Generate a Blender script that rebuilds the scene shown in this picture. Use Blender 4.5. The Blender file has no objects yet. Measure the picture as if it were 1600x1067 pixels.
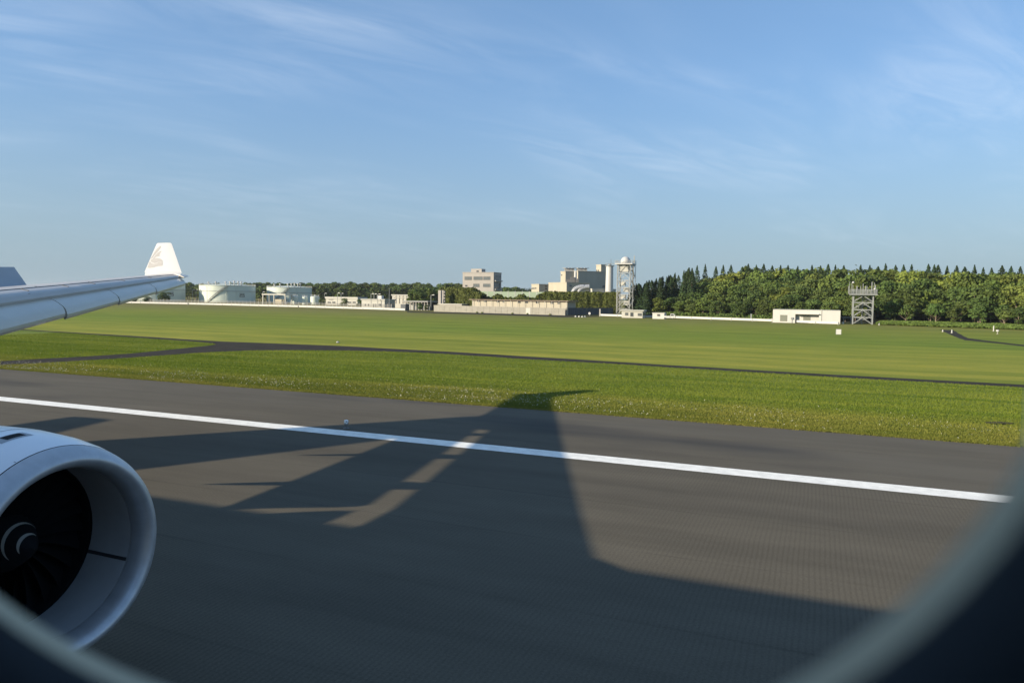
import bpy, math, random
import numpy as np
from mathutils import Vector, Matrix
R = math.radians
random.seed(7)
S = bpy.context.scene
COL = S.collection

# ------------------------------------------------------------------ camera
# world: X = the way the aircraft faces, Y = its port side, Z = up; the eye is at a cabin window 6 m above the runway
EYE = Vector((0, 0, 6.0))
F = 1150.0
YAW, PITCH, ROLL = R(22.5), math.atan((533.5 - 464) / F), R(0.8)
_v = Vector((-math.sin(YAW), math.cos(YAW), 0)); _r = Vector((math.cos(YAW), math.sin(YAW), 0)); _u = Vector((0, 0, 1))
FWD = _v * math.cos(PITCH) - _u * math.sin(PITCH)
_up = _u * math.cos(PITCH) + _v * math.sin(PITCH)
RGT = _r * math.cos(ROLL) + _up * math.sin(ROLL)
UPV = _up * math.cos(ROLL) - _r * math.sin(ROLL)
cam_d = bpy.data.cameras.new("camera")
cam = bpy.data.objects.new("camera", cam_d); COL.objects.link(cam)
cam.matrix_world = Matrix(((RGT.x, UPV.x, -FWD.x, EYE.x), (RGT.y, UPV.y, -FWD.y, EYE.y), (RGT.z, UPV.z, -FWD.z, EYE.z), (0, 0, 0, 1)))
cam_d.sensor_width = 36.0
cam_d.lens = F / 1600 * 36
cam_d.clip_start = 0.01; cam_d.clip_end = 8000
cam_d.dof.use_dof = True; cam_d.dof.focus_distance = 90.0; cam_d.dof.aperture_fstop = 5.8
S.camera = cam

# ------------------------------------------------------------------ sky, sun, exposure
SUN_EL, SUN_TH = R(18.6), R(225.6)          # elevation; direction to the sun, counter-clockwise from +X
W = bpy.data.worlds.new("World"); S.world = W; W.use_nodes = True
nt = W.node_tree; nt.nodes.clear()
def nd(t, kind, **kw):
    n = t.nodes.new(kind)
    for k, val in kw.items():
        if k.startswith("i_"):
            n.inputs[k[2:].replace("_", " ")].default_value = val
        else:
            setattr(n, k, val)
    return n
sky = nd(nt, "ShaderNodeTexSky", sky_type='NISHITA', sun_disc=False, sun_elevation=SUN_EL, sun_rotation=math.pi / 2 - SUN_TH + 2 * math.pi,
         altitude=0.0, air_density=1.0, dust_density=0.7, ozone_density=1.6)
geo = nd(nt, "ShaderNodeTexCoord")
sep = nd(nt, "ShaderNodeSeparateXYZ"); nt.links.new(geo.outputs["Generated"], sep.inputs[0])
zz = nd(nt, "ShaderNodeMath", operation='MAXIMUM'); nt.links.new(sep.outputs["Z"], zz.inputs[0]); zz.inputs[1].default_value = 0.02
za = nd(nt, "ShaderNodeMath", operation='ADD'); nt.links.new(zz.outputs[0], za.inputs[0]); za.inputs[1].default_value = 0.12
dx = nd(nt, "ShaderNodeMath", operation='DIVIDE'); nt.links.new(sep.outputs["X"], dx.inputs[0]); nt.links.new(za.outputs[0], dx.inputs[1])
dy = nd(nt, "ShaderNodeMath", operation='DIVIDE'); nt.links.new(sep.outputs["Y"], dy.inputs[0]); nt.links.new(za.outputs[0], dy.inputs[1])
cb = nd(nt, "ShaderNodeCombineXYZ"); nt.links.new(dx.outputs[0], cb.inputs[0]); nt.links.new(dy.outputs[0], cb.inputs[1])
def cirrus(rot, sc, nscale, detail, dist, lo, hi, off):
    m0 = nd(nt, "ShaderNodeMapping"); nt.links.new(cb.outputs[0], m0.inputs[0]); m0.inputs["Rotation"].default_value = (0, 0, R(rot))
    mp = nd(nt, "ShaderNodeMapping"); nt.links.new(m0.outputs[0], mp.inputs[0])
    mp.inputs["Scale"].default_value = sc; mp.inputs["Location"].default_value = off
    ns = nd(nt, "ShaderNodeTexNoise"); nt.links.new(mp.outputs[0], ns.inputs["Vector"])
    ns.inputs["Scale"].default_value = nscale; ns.inputs["Detail"].default_value = detail; ns.inputs["Roughness"].default_value = 0.6; ns.inputs["Distortion"].default_value = dist
    mr = nd(nt, "ShaderNodeMapRange", interpolation_type='SMOOTHSTEP'); nt.links.new(ns.outputs[0], mr.inputs[0])
    mr.inputs[1].default_value = lo; mr.inputs[2].default_value = hi
    return mr
c1 = cirrus(-58, (0.55, 1.1, 1), 0.85, 3, 0.4, 0.40, 0.74, (-8.5, -0.6, 0))     # where the veils are
c2 = cirrus(-62, (0.70, 1.9, 1), 1.9, 9, 1.3, 0.26, 0.84, (0.3, 1.7, 0))       # their fibres
cm = nd(nt, "ShaderNodeMath", operation='MULTIPLY'); nt.links.new(c1.outputs[0], cm.inputs[0]); nt.links.new(c2.outputs[0], cm.inputs[1])
cs = nd(nt, "ShaderNodeMath", operation='MULTIPLY'); nt.links.new(cm.outputs[0], cs.inputs[0]); cs.inputs[1].default_value = 0.34
fz = nd(nt, 'ShaderNodeMapRange', interpolation_type='SMOOTHSTEP'); nt.links.new(sep.outputs['Z'], fz.inputs[0]); fz.inputs[1].default_value = 0.02; fz.inputs[2].default_value = 0.14
fs = nd(nt, 'ShaderNodeMath', operation='MULTIPLY'); nt.links.new(cs.outputs[0], fs.inputs[0]); nt.links.new(fz.outputs[0], fs.inputs[1])
mx = nd(nt, "ShaderNodeMix", data_type='RGBA'); nt.links.new(fs.outputs[0], mx.inputs[0]); 
tint = nd(nt, "ShaderNodeMix", data_type='RGBA', blend_type='MULTIPLY'); tint.inputs[0].default_value = 1.0; nt.links.new(sky.outputs[0], tint.inputs[6]); tint.inputs[7].default_value = (0.74, 0.86, 0.99, 1)
hz = nd(nt, "ShaderNodeMapRange", interpolation_type='SMOOTHSTEP'); nt.links.new(sep.outputs["Z"], hz.inputs[0])      # low haze round the whole horizon
hz.inputs[1].default_value = -0.05; hz.inputs[2].default_value = 0.30; hz.inputs[3].default_value = 0.93; hz.inputs[4].default_value = 0.0
hm = nd(nt, "ShaderNodeMix", data_type='RGBA'); nt.links.new(hz.outputs[0], hm.inputs[0]); nt.links.new(tint.outputs[2], hm.inputs[6]); hm.inputs[7].default_value = (1.68, 2.21, 2.60, 1)
veil = nd(nt, "ShaderNodeMix", data_type='RGBA'); veil.inputs[0].default_value = 0.5; nt.links.new(tint.outputs[2], veil.inputs[6]); veil.inputs[7].default_value = (1.01, 1.85, 3.15, 1)   # thin even haze high up
nt.links.new(veil.outputs[2], hm.inputs[6])
nt.links.new(hm.outputs[2], mx.inputs[6])
mx.inputs[7].default_value = (4.2, 4.7, 5.4, 1)
bg = nd(nt, "ShaderNodeBackground"); bg.inputs["Strength"].default_value = 0.085
nt.links.new(mx.outputs[2], bg.inputs["Color"])
wo = nd(nt, "ShaderNodeOutputWorld"); nt.links.new(bg.outputs[0], wo.inputs[0])
sun_d = bpy.data.lights.new("sun", 'SUN'); sun_d.energy = 3.35; sun_d.angle = R(0.5); sun_d.color = (1.0, 0.85, 0.64)
sun = bpy.data.objects.new("sun", sun_d); COL.objects.link(sun)
_to = Vector((math.cos(SUN_TH) * math.cos(SUN_EL), math.sin(SUN_TH) * math.cos(SUN_EL), math.sin(SUN_EL)))
sun.rotation_euler = _to.to_track_quat('Z', 'Y').to_euler(); sun.location = (-60, -60, 60)
S.view_settings.view_transform = 'Standard'; S.view_settings.look = 'None'
S.view_settings.exposure = 1.3; S.view_settings.gamma = 1.0; S.view_settings.use_curve_mapping = False
S.cycles.max_bounces = 8; S.cycles.transparent_max_bounces = 12
S.cycles.caustics_reflective = False; S.cycles.caustics_refractive = False

# ------------------------------------------------------------------ measuring the place
def ray(px, py): return FWD + RGT * ((px - 800) / F) - UPV * ((py - 533.5) / F)
def G(px, py, z=0.0):
    d = ray(px, py); return EYE + d * ((z - EYE.z) / d.z)
def at_depth(px, py, D):
    d = ray(px, py); k = D / (d.x * _v.x + d.y * _v.y); return EYE + d * k
def z_at(px, py, p):                         # height seen at pixel (px,py) over the plan point p
    d = ray(px, py); k = math.hypot(p[0], p[1]) / math.hypot(d.x, d.y); return EYE.z + d.z * k

# ------------------------------------------------------------------ materials
def srgb(r, g, b):
    f = lambda c: (c / 255) / 12.92 if c / 255 <= 0.04045 else ((c / 255 + 0.055) / 1.055) ** 2.4
    return (f(r), f(g), f(b))
def mat(name, col, rough=0.6, var=0.12, scale=3.0, metal=0.0, bump=0.0, bscale=30.0, streak=None, coat=0.0, spec=0.5, objrand=0.0, trans=0.0):
    m = bpy.data.materials.new(name); m.use_nodes = True
    t = m.node_tree; b = t.nodes["Principled BSDF"]
    b.inputs["Roughness"].default_value = rough; b.inputs["Metallic"].default_value = metal
    b.inputs["Coat Weight"].default_value = coat; b.inputs["Specular IOR Level"].default_value = spec
    tc = nd(t, "ShaderNodeTexCoord"); vec = tc.outputs["Object"]
    if streak:
        mp = nd(t, "ShaderNodeMapping"); mp.inputs["Scale"].default_value = streak; t.links.new(vec, mp.inputs[0]); vec = mp.outputs[0]
    n = nd(t, "ShaderNodeTexNoise"); n.inputs["Scale"].default_value = scale; n.inputs["Detail"].default_value = 6; n.inputs["Roughness"].default_value = 0.65
    t.links.new(vec, n.inputs["Vector"])
    rp = nd(t, "ShaderNodeValToRGB"); t.links.new(n.outputs[0], rp.inputs[0])
    rp.color_ramp.elements[0].position = 0.28; rp.color_ramp.elements[1].position = 0.72
    rp.color_ramp.elements[0].color = tuple(c * (1 - var) for c in col) + (1,)
    rp.color_ramp.elements[1].color = tuple(min(1, c * (1 + var)) for c in col) + (1,)
    out = rp.outputs[0]
    if objrand:
        oi = nd(t, "ShaderNodeObjectInfo")
        hs = nd(t, "ShaderNodeHueSaturation")
        a = nd(t, "ShaderNodeMapRange"); t.links.new(oi.outputs["Random"], a.inputs[0]); a.inputs[3].default_value = 1 - objrand; a.inputs[4].default_value = 1 + objrand
        w = nd(t, "ShaderNodeTexWhiteNoise", noise_dimensions='1D'); t.links.new(oi.outputs["Random"], w.inputs["W"])
        h_ = nd(t, "ShaderNodeMapRange"); t.links.new(w.outputs["Value"], h_.inputs[0]); h_.inputs[3].default_value = 0.5 - objrand * 0.07; h_.inputs[4].default_value = 0.5 + objrand * 0.05
        t.links.new(a.outputs[0], hs.inputs["Value"]); t.links.new(h_.outputs[0], hs.inputs["Hue"]); t.links.new(out, hs.inputs["Color"]); out = hs.outputs[0]
    t.links.new(out, b.inputs["Base Color"])
    if bump:
        n2 = nd(t, "ShaderNodeTexNoise"); n2.inputs["Scale"].default_value = bscale; n2.inputs["Detail"].default_value = 4
        t.links.new(tc.outputs["Object"], n2.inputs["Vector"])
        bp = nd(t, "ShaderNodeBump"); bp.inputs["Strength"].default_value = bump; bp.inputs["Distance"].default_value = 0.02
        t.links.new(n2.outputs[0], bp.inputs["Height"]); t.links.new(bp.outputs[0], b.inputs["Normal"])
    if trans:
        tl = nd(t, "ShaderNodeBsdfTranslucent"); t.links.new(out, tl.inputs["Color"])
        ms = nd(t, "ShaderNodeMixShader"); ms.inputs[0].default_value = trans
        t.links.new(b.outputs[0], ms.inputs[1]); t.links.new(tl.outputs[0], ms.inputs[2]); t.links.new(ms.outputs[0], t.nodes["Material Output"].inputs[0])
    return m
M = {}
M['plane_white'] = mat('plane_white', (0.550, 0.550, 0.537), 0.35, 0.03, 1.5, coat=0.3)
M['wing_grey'] = mat('wing_grey', (0.488, 0.451, 0.414), 0.38, 0.07, 1.1, streak=(1, 0.4, 1), coat=0.15)
M['slat_grey'] = mat('slat_grey', (0.615, 0.568, 0.484), 0.33, 0.06, 0.9, coat=0.2)
M['spoiler_grey'] = mat('spoiler_grey', (0.36, 0.38, 0.40), 0.5, 0.06, 1.5)
M['emblem_grey'] = mat('emblem_grey', (0.351, 0.342, 0.329), 0.5, 0.02, 2)
M['cowl_white'] = mat('cowl_white', (0.858, 0.869, 0.892), 0.3, 0.03, 1.2, coat=0.3)
M['lip_metal'] = mat('lip_metal', (0.50, 0.52, 0.55), 0.42, 0.10, 2.5, metal=0.55, streak=(0.6, 2, 2))
M['liner_grey'] = mat('liner_grey', (0.34, 0.35, 0.36), 0.6, 0.1, 2)
M['liner_joint'] = mat('liner_joint', (0.03, 0.032, 0.035), 0.6, 0.1, 2)
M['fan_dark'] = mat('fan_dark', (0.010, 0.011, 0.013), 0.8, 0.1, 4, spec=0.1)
M['spinner_black'] = mat('spinner_black', (0.012, 0.013, 0.015), 0.7, 0.1, 4, spec=0.1)
M['swirl_white'] = mat('swirl_white', (0.345, 0.345, 0.315), 0.5, 0.03, 4)
M['seam'] = mat('seam', (0.05, 0.055, 0.06), 0.7, 0.1, 4)
M['reveal'] = mat('reveal', (0.54, 0.49, 0.35), 0.6, 0.06, 12)
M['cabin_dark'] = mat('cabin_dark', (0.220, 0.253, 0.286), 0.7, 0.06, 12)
M['lamp_white'] = mat('lamp_white', (0.86, 0.86, 0.84), 0.4, 0.03, 4)
M['line_white'] = mat('line_white', (0.84, 0.83, 0.77), 0.7, 0.17, 2.2, streak=(1, 1, 1), bump=0.2, bscale=60)
M['path_asphalt'] = mat('path_asphalt', (0.040, 0.036, 0.029), 0.95, 0.3, 0.5, bump=0.3, spec=0.08)
M['concrete'] = mat('concrete', (0.36, 0.34, 0.30), 0.85, 0.14, 0.35, streak=(1, 1, 3), bump=0.2, bscale=3)
M['wall_grey'] = mat('wall_grey', (0.27, 0.26, 0.225), 0.85, 0.16, 0.4, streak=(1, 1, 2.5), bump=0.2, bscale=3)
M['off_white'] = mat('off_white', (0.433, 0.429, 0.388), 0.7, 0.07, 0.5, streak=(1, 1, 0.4))
M['shed_white'] = mat('shed_white', (0.516, 0.511, 0.481), 0.7, 0.05, 0.4, streak=(1, 1, 0.3))
M['cream'] = mat('cream', (0.380, 0.352, 0.280), 0.75, 0.08, 0.3, streak=(1, 1, 0.4))
M['office'] = mat('office', (0.331, 0.311, 0.285), 0.75, 0.07, 0.4, streak=(1, 1, 0.4))
M['roof_grey'] = mat('roof_grey', (0.30, 0.30, 0.29), 0.8, 0.1, 0.4)
M['roof_brown'] = mat('roof_brown', (0.22, 0.17, 0.13), 0.8, 0.15, 0.6)
M['window_glass'] = mat('window_glass', (0.055, 0.065, 0.075), 0.08, 0.1, 0.3, spec=0.7)
M['pale_pane'] = mat('pale_pane', (0.13, 0.15, 0.155), 0.12, 0.25, 0.5, spec=0.7)
M['frame_dark'] = mat('frame_dark', (0.10, 0.10, 0.10), 0.5, 0.1, 2)
M['tank_green'] = mat('tank_green', (0.558, 0.613, 0.540), 0.5, 0.05, 0.15, streak=(1, 1, 0.3))
M['steel_white'] = mat('steel_white', (0.464, 0.464, 0.451), 0.5, 0.05, 1)
M['tower_grey'] = mat('tower_grey', (0.320, 0.328, 0.320), 0.5, 0.08, 1)
M['steel_grey'] = mat('steel_grey', (0.259, 0.274, 0.274), 0.5, 0.12, 0.7, metal=0.2)
M['steel_dark'] = mat('steel_dark', (0.12, 0.12, 0.12), 0.6, 0.1, 1)
M['drain_iron'] = mat('drain_iron', (0.060, 0.055, 0.036), 0.95, 0.3, 3, spec=0.05)
M['louvre'] = mat('louvre', (0.20, 0.21, 0.17), 0.6, 0.1, 1)
M['fence_green'] = mat('fence_green', (0.20, 0.265, 0.19), 0.7, 0.08, 0.4)
M['fence_blue'] = mat('fence_blue', (0.07, 0.085, 0.10), 0.65, 0.12, 0.6)
M['duct'] = mat('duct', (0.434, 0.441, 0.448), 0.4, 0.05, 1, metal=0.3)
M['bark'] = mat('bark', (0.240, 0.195, 0.143), 0.9, 0.3, 3, streak=(1, 1, 0.2))
M['leaf_dark'] = mat('leaf_dark', (0.075, 0.115, 0.029), 0.7, 0.30, 0.35, objrand=0.28, trans=0.15, spec=0.15)
M['leaf_mid'] = mat('leaf_mid', (0.098, 0.136, 0.030), 0.7, 0.30, 0.35, objrand=0.30, trans=0.18, spec=0.15)
M['leaf_yellow'] = mat('leaf_yellow', (0.144, 0.178, 0.034), 0.7, 0.25, 0.35, objrand=0.22, trans=0.2, spec=0.15)
M['needle'] = mat('needle', (0.029, 0.052, 0.021), 0.8, 0.3, 0.5, objrand=0.25, trans=0.05, spec=0.1)
M['ivy'] = mat('ivy', (0.107, 0.126, 0.033), 0.75, 0.40, 0.5, trans=0.12, spec=0.15)
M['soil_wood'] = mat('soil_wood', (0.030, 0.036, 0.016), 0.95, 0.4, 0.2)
M['car_white'] = mat('car_white', (0.546, 0.546, 0.532), 0.3, 0.02, 1, coat=0.5)
M['tyre'] = mat('tyre', (0.02, 0.02, 0.02), 0.8, 0.1, 4)
M['sign_white'] = mat('sign_white', (0.496, 0.496, 0.464), 0.5, 0.04, 2)
M['clover'] = mat('clover', (0.495, 0.480, 0.375), 0.8, 0.1, 5)

def pane_material():
    m = bpy.data.materials.new('clear_pane'); m.use_nodes = True; t = m.node_tree; t.nodes.clear()
    b = nd(t, "ShaderNodeBsdfTransparent"); b.inputs[0].default_value = (0.985, 0.99, 0.985, 1)
    o = nd(t, "ShaderNodeOutputMaterial"); t.links.new(b.outputs[0], o.inputs[0]); return m
M['clear_pane'] = pane_material()

def node_math(t, op, a, b=None):
    n = nd(t, "ShaderNodeMath", operation=op)
    for i, x in enumerate((a, b)):
        if x is None: continue
        if isinstance(x, (int, float)): n.inputs[i].default_value = x
        else: t.links.new(x, n.inputs[i])
    return n.outputs[0]
def noise(t, vec, scale, detail=4, rough=0.55, sc=None, loc=(0, 0, 0), dist=0.0):
    if sc:
        mp = nd(t, "ShaderNodeMapping"); mp.inputs["Scale"].default_value = sc; mp.inputs["Location"].default_value = loc; t.links.new(vec, mp.inputs[0]); vec = mp.outputs[0]
    n = nd(t, "ShaderNodeTexNoise"); n.inputs["Scale"].default_value = scale; n.inputs["Detail"].default_value = detail; n.inputs["Roughness"].default_value = rough; n.inputs["Distortion"].default_value = dist
    t.links.new(vec, n.inputs["Vector"]); return n.outputs[0]
def ramp(t, x, stops, interp='LINEAR'):
    n = nd(t, "ShaderNodeValToRGB"); t.links.new(x, n.inputs[0]); e = n.color_ramp.elements; n.color_ramp.interpolation = interp
    while len(e) < len(stops): e.new(0.5)
    for k, (p, c) in enumerate(stops): e[k].position = p; e[k].color = tuple(c) + (1,)
    return n.outputs[0]
def mixc(t, fac, a, b, blend='MIX'):
    n = nd(t, "ShaderNodeMix", data_type='RGBA', blend_type=blend)
    for i, x in ((0, fac), (6, a), (7, b)):
        if isinstance(x, (int, float)): n.inputs[i].default_value = x
        elif isinstance(x, tuple): n.inputs[i].default_value = x + (1,)
        else: t.links.new(x, n.inputs[i])
    return n.outputs[2]

def runway_material(grooved=True):
    m = bpy.data.materials.new('runway_asphalt' if grooved else 'shoulder_asphalt'); m.use_nodes = True; t = m.node_tree; b = t.nodes["Principled BSDF"]
    tc = nd(t, "ShaderNodeTexCoord"); v = tc.outputs["Object"]
    big = noise(t, v, 0.06, 5, 0.6, sc=(0.35, 1.6, 1))           # long wear bands the way the aircraft roll
    mid = noise(t, v, 0.55, 6, 0.68, sc=(0.30, 1, 1))
    fine = noise(t, v, 22, 3, 0.7)
    base = ramp(t, big, [(0.28, (0.092, 0.082, 0.064)), (0.5, (0.110, 0.098, 0.075)), (0.72, (0.128, 0.113, 0.085))])
    c = mixc(t, 0.5, base, ramp(t, mid, [(0.3, (0.74,) * 3), (0.7, (1.2,) * 3)]), 'MULTIPLY')
    c = mixc(t, 0.75, c, ramp(t, fine, [(0.25, (0.70,) * 3), (0.5, (1.0,) * 3), (0.78, (1.38,) * 3)]), 'MULTIPLY')
    sp = nd(t, "ShaderNodeSeparateXYZ"); t.links.new(v, sp.inputs[0])
    smear = ramp(t, noise(t, v, 0.5, 4, 0.6, sc=(0.04, 1, 1), loc=(2, 5, 0)), [(0.46, (1.0,) * 3), (0.66, (0.84,) * 3)])   # rubber left along the wheel tracks
    c = mixc(t, 0.8, c, smear, 'MULTIPLY')
    jl = node_math(t, 'ABSOLUTE', node_math(t, 'SUBTRACT', node_math(t, 'FRACT', node_math(t, 'DIVIDE', node_math(t, 'ADD', sp.outputs["Y"], node_math(t, 'MULTIPLY', noise(t, v, 0.5, 3), 0.10)), 3.8)), 0.5))   # paving lane joints
    c = mixc(t, ramp(t, noise(t, v, 0.12, 3), [(0.4, (0.1,) * 3), (0.65, (0.8,) * 3)]), c, mixc(t, 1.0, c, ramp(t, jl, [(0.0, (0.70,) * 3), (0.010, (0.74,) * 3), (0.016, (1.0,) * 3)]), 'MULTIPLY'))
    if grooved:                                                   # saw-cut drainage grooves across the runway
        ph = node_math(t, 'MULTIPLY', sp.outputs["X"], 2 * math.pi / 0.115)
        gr = node_math(t, 'SINE', node_math(t, 'ADD', ph, node_math(t, 'MULTIPLY', noise(t, v, 0.35, 2, 0.5), 6.0)))
        gv = ramp(t, node_math(t, 'ADD', node_math(t, 'MULTIPLY', gr, 0.5), 0.5), [(0.05, (0.86,) * 3), (0.6, (1.03,) * 3)])
        patch = ramp(t, noise(t, v, 0.05, 3), [(0.35, (0.25,) * 3), (0.6, (0.9,) * 3)])
        c = mixc(t, patch, c, mixc(t, 1.0, c, gv, 'MULTIPLY'))
    else:
        tan = ramp(t, noise(t, v, 0.12, 4, 0.6, sc=(0.3, 1.5, 1), loc=(4, 2, 0)), [(0.42, (0, 0, 0)), (0.66, (1, 1, 1))])
        c = mixc(t, node_math(t, 'MULTIPLY', tan, 0.45), c, (0.125, 0.115, 0.094))
        dark = ramp(t, noise(t, v, 0.11, 3, 0.5, sc=(0.45, 1.4, 1), loc=(11, 7, 0)), [(0.54, (0, 0, 0)), (0.68, (1, 1, 1))])
        c = mixc(t, node_math(t, 'MULTIPLY', dark, 0.7), c, (0.046, 0.045, 0.043))
    t.links.new(c, b.inputs["Base Color"]); b.inputs["Roughness"].default_value = 0.85; b.inputs["Specular IOR Level"].default_value = 0.12
    bp = nd(t, "ShaderNodeBump"); bp.inputs["Strength"].default_value = 0.35; bp.inputs["Distance"].default_value = 0.01
    t.links.new(fine, bp.inputs["Height"]); t.links.new(bp.outputs[0], b.inputs["Normal"])
    return m
M['runway'] = runway_material(True); M['shoulder'] = runway_material(False)

def grass_colour(t, v, near=False):
    sp = nd(t, "ShaderNodeSeparateXYZ"); t.links.new(v, sp.inputs[0])
    wob = noise(t, v, 0.05, 4, 0.6, sc=(0.5, 1, 1))
    yy = node_math(t, 'ADD', sp.outputs["Y"], node_math(t, 'MULTIPLY', node_math(t, 'SUBTRACT', wob, 0.5), 14.0))
    yn = node_math(t, 'DIVIDE', node_math(t, 'SUBTRACT', yy, 30.0), 270.0)
    f = lambda y: (y - 30) / 270
    zone = ramp(t, yn, [(f(36), (0.165, 0.168, 0.038)), (f(40.5), (0.150, 0.160, 0.034)), (f(45), (0.116, 0.166, 0.020)), (f(62), (0.118, 0.164, 0.020)),
                        (f(70), (0.245, 0.250, 0.036)), (f(95), (0.228, 0.244, 0.034)), (f(120), (0.156, 0.206, 0.024)), (f(165), (0.182, 0.208, 0.028)),
                        (f(205), (0.176, 0.182, 0.042)), (f(240), (0.170, 0.156, 0.044))])
    if near:
        zone = ramp(t, yn, [(f(35.5), (0.205, 0.198, 0.050)), (f(40.0), (0.190, 0.196, 0.045)), (f(45), (0.152, 0.192, 0.030)), (f(62), (0.152, 0.190, 0.030)), (f(130), (0.150, 0.186, 0.030))])
    st = noise(t, v, 0.22, 5, 0.62, sc=(0.05, 1, 1), dist=0.2)     # mown swathes, long in X
    c = mixc(t, 0.85, zone, ramp(t, st, [(0.32, (0.74, 0.83, 0.70)), (0.5, (1, 1, 1)), (0.68, (1.22, 1.15, 1.15))]), 'MULTIPLY')
    st2 = noise(t, v, 0.75, 4, 0.6, sc=(0.035, 1, 1), loc=(5, 1, 0), dist=0.3)
    c = mixc(t, 0.8, c, ramp(t, st2, [(0.34, (0.74, 0.82, 0.70)), (0.5, (1, 1, 1)), (0.66, (1.24, 1.14, 1.2))]), 'MULTIPLY')
    blot = noise(t, v, 0.3, 5, 0.65, sc=(0.4, 1, 1), loc=(3, 9, 0))
    c = mixc(t, 0.7, c, ramp(t, blot, [(0.32, (0.68, 0.80, 0.66)), (0.55, (1, 1, 1)), (0.72, (1.28, 1.16, 1.2))]), 'MULTIPLY')
    fi = noise(t, v, 5.0, 4, 0.75)
    c = mixc(t, 0.6, c, ramp(t, fi, [(0.28, (0.55, 0.62, 0.5)), (0.5, (1, 1, 1)), (0.74, (1.4, 1.32, 1.4))]), 'MULTIPLY')
    return c, fi
def grass_material(blade=False, near=False):
    m = bpy.data.materials.new('grass_blades' if blade else 'turf' if near else 'grass_ground'); m.use_nodes = True; t = m.node_tree; b = t.nodes["Principled BSDF"]
    tc = nd(t, "ShaderNodeTexCoord"); c, fi = grass_colour(t, tc.outputs["Object"], near)
    if blade:
        w = nd(t, "ShaderNodeTexNoise"); w.inputs["Scale"].default_value = 9; w.inputs["Detail"].default_value = 2; t.links.new(tc.outputs["Object"], w.inputs["Vector"])
        c = mixc(t, 0.8, c, ramp(t, w.outputs[0], [(0.3, (0.8, 0.9, 0.7)), (0.7, (1.45, 1.35, 1.3))]), 'MULTIPLY')
    t.links.new(c, b.inputs["Base Color"]); b.inputs["Roughness"].default_value = 0.9; b.inputs["Specular IOR Level"].default_value = 0.1
    if blade:
        tl = nd(t, "ShaderNodeBsdfTranslucent"); t.links.new(c, tl.inputs["Color"])
        ms = nd(t, "ShaderNodeMixShader"); ms.inputs[0].default_value = 0.35
        t.links.new(b.outputs[0], ms.inputs[1]); t.links.new(tl.outputs[0], ms.inputs[2]); t.links.new(ms.outputs[0], t.nodes["Material Output"].inputs[0])
    else:
        bp = nd(t, "ShaderNodeBump"); bp.inputs["Strength"].default_value = 0.5; bp.inputs["Distance"].default_value = 0.06
        t.links.new(fi, bp.inputs["Height"]); t.links.new(bp.outputs[0], b.inputs["Normal"])
    return m
M['grass'] = grass_material(False); M['blade'] = grass_material(True, True); M['turf'] = grass_material(False, True)

# ------------------------------------------------------------------ mesh helpers
class MB:
    def __init__(s): s.v = []; s.f = []
    def add(s, vs, fs):
        o = len(s.v); s.v += [tuple(p) for p in vs]; s.f += [tuple(i + o for i in f) for f in fs]; return s
    def box(s, c, size, rz=0.0, e=None):
        hx, hy, hz = size[0] / 2, size[1] / 2, size[2] / 2
        ca, sa = math.cos(rz), math.sin(rz)
        vs = []
        for z in (-hz, hz):
            for x, y in ((-hx, -hy), (hx, -hy), (hx, hy), (-hx, hy)):
                vs.append((c[0] + x * ca - y * sa, c[1] + x * sa + y * ca, c[2] + z))
        return s.add(vs, [(3, 2, 1, 0), (4, 5, 6, 7), (0, 1, 5, 4), (1, 2, 6, 5), (2, 3, 7, 6), (3, 0, 4, 7)])
    def bar(s, a, b, w=0.1, h=None, seg=4):                       # a straight bar of round or square section
        a, b = Vector(a), Vector(b); d = (b - a)
        if d.length < 1e-6: return s
        d.normalize(); q = Vector((0, 0, 1)) if abs(d.z) < 0.95 else Vector((1, 0, 0))
        x = d.cross(q).normalized(); y = x.cross(d)
        h = h or w; k = 0.7071 if seg == 4 else 0.5; vs = []
        for p in (a, b):
            for i in range(seg):
                t = 2 * math.pi * (i + 0.5) / seg
                vs.append(p + x * (math.cos(t) * w * k) + y * (math.sin(t) * h * k))
        fs = [(i, (i + 1) % seg, seg + (i + 1) % seg, seg + i) for i in range(seg)] + [tuple(range(seg - 1, -1, -1)), tuple(range(seg, 2 * seg))]
        return s.add(vs, fs)
    def rings(s, rings, close=True, cap=True):
        n = len(rings[0]); vs = [p for r_ in rings for p in r_]; fs = []
        for k in range(len(rings) - 1):
            for i in range(n if close else n - 1):
                j = (i + 1) % n; fs.append((k * n + i, k * n + j, (k + 1) * n + j, (k + 1) * n + i))
        if cap: fs += [tuple(range(n - 1, -1, -1)), tuple(range((len(rings) - 1) * n, len(rings) * n))]
        return s.add(vs, fs)
    def lathe(s, prof, c, seg=48, axis='z', cap=False):
        rs = []
        for a, r_ in prof:
            ring = []
            for i in range(seg):
                t = 2 * math.pi * i / seg
                if axis == 'z': ring.append((c[0] + r_ * math.cos(t), c[1] + r_ * math.sin(t), c[2] + a))
                else: ring.append((c[0] + a, c[1] + r_ * math.cos(t), c[2] + r_ * math.sin(t)))
            rs.append(ring)
        return s.rings(rs, True, cap)
    def tube(s, pts, r_, seg=8):
        for a, b in zip(pts[:-1], pts[1:]): s.bar(a, b, 2 * r_, seg=seg)
        return s
    def build(s, name, m, parent=None, smooth=None, label=None, kind=None):
        me = bpy.data.meshes.new(name); me.from_pydata(s.v, [], s.f); me.validate(); me.update()
        return link(name, me, m, parent, smooth, label, kind)
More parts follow.
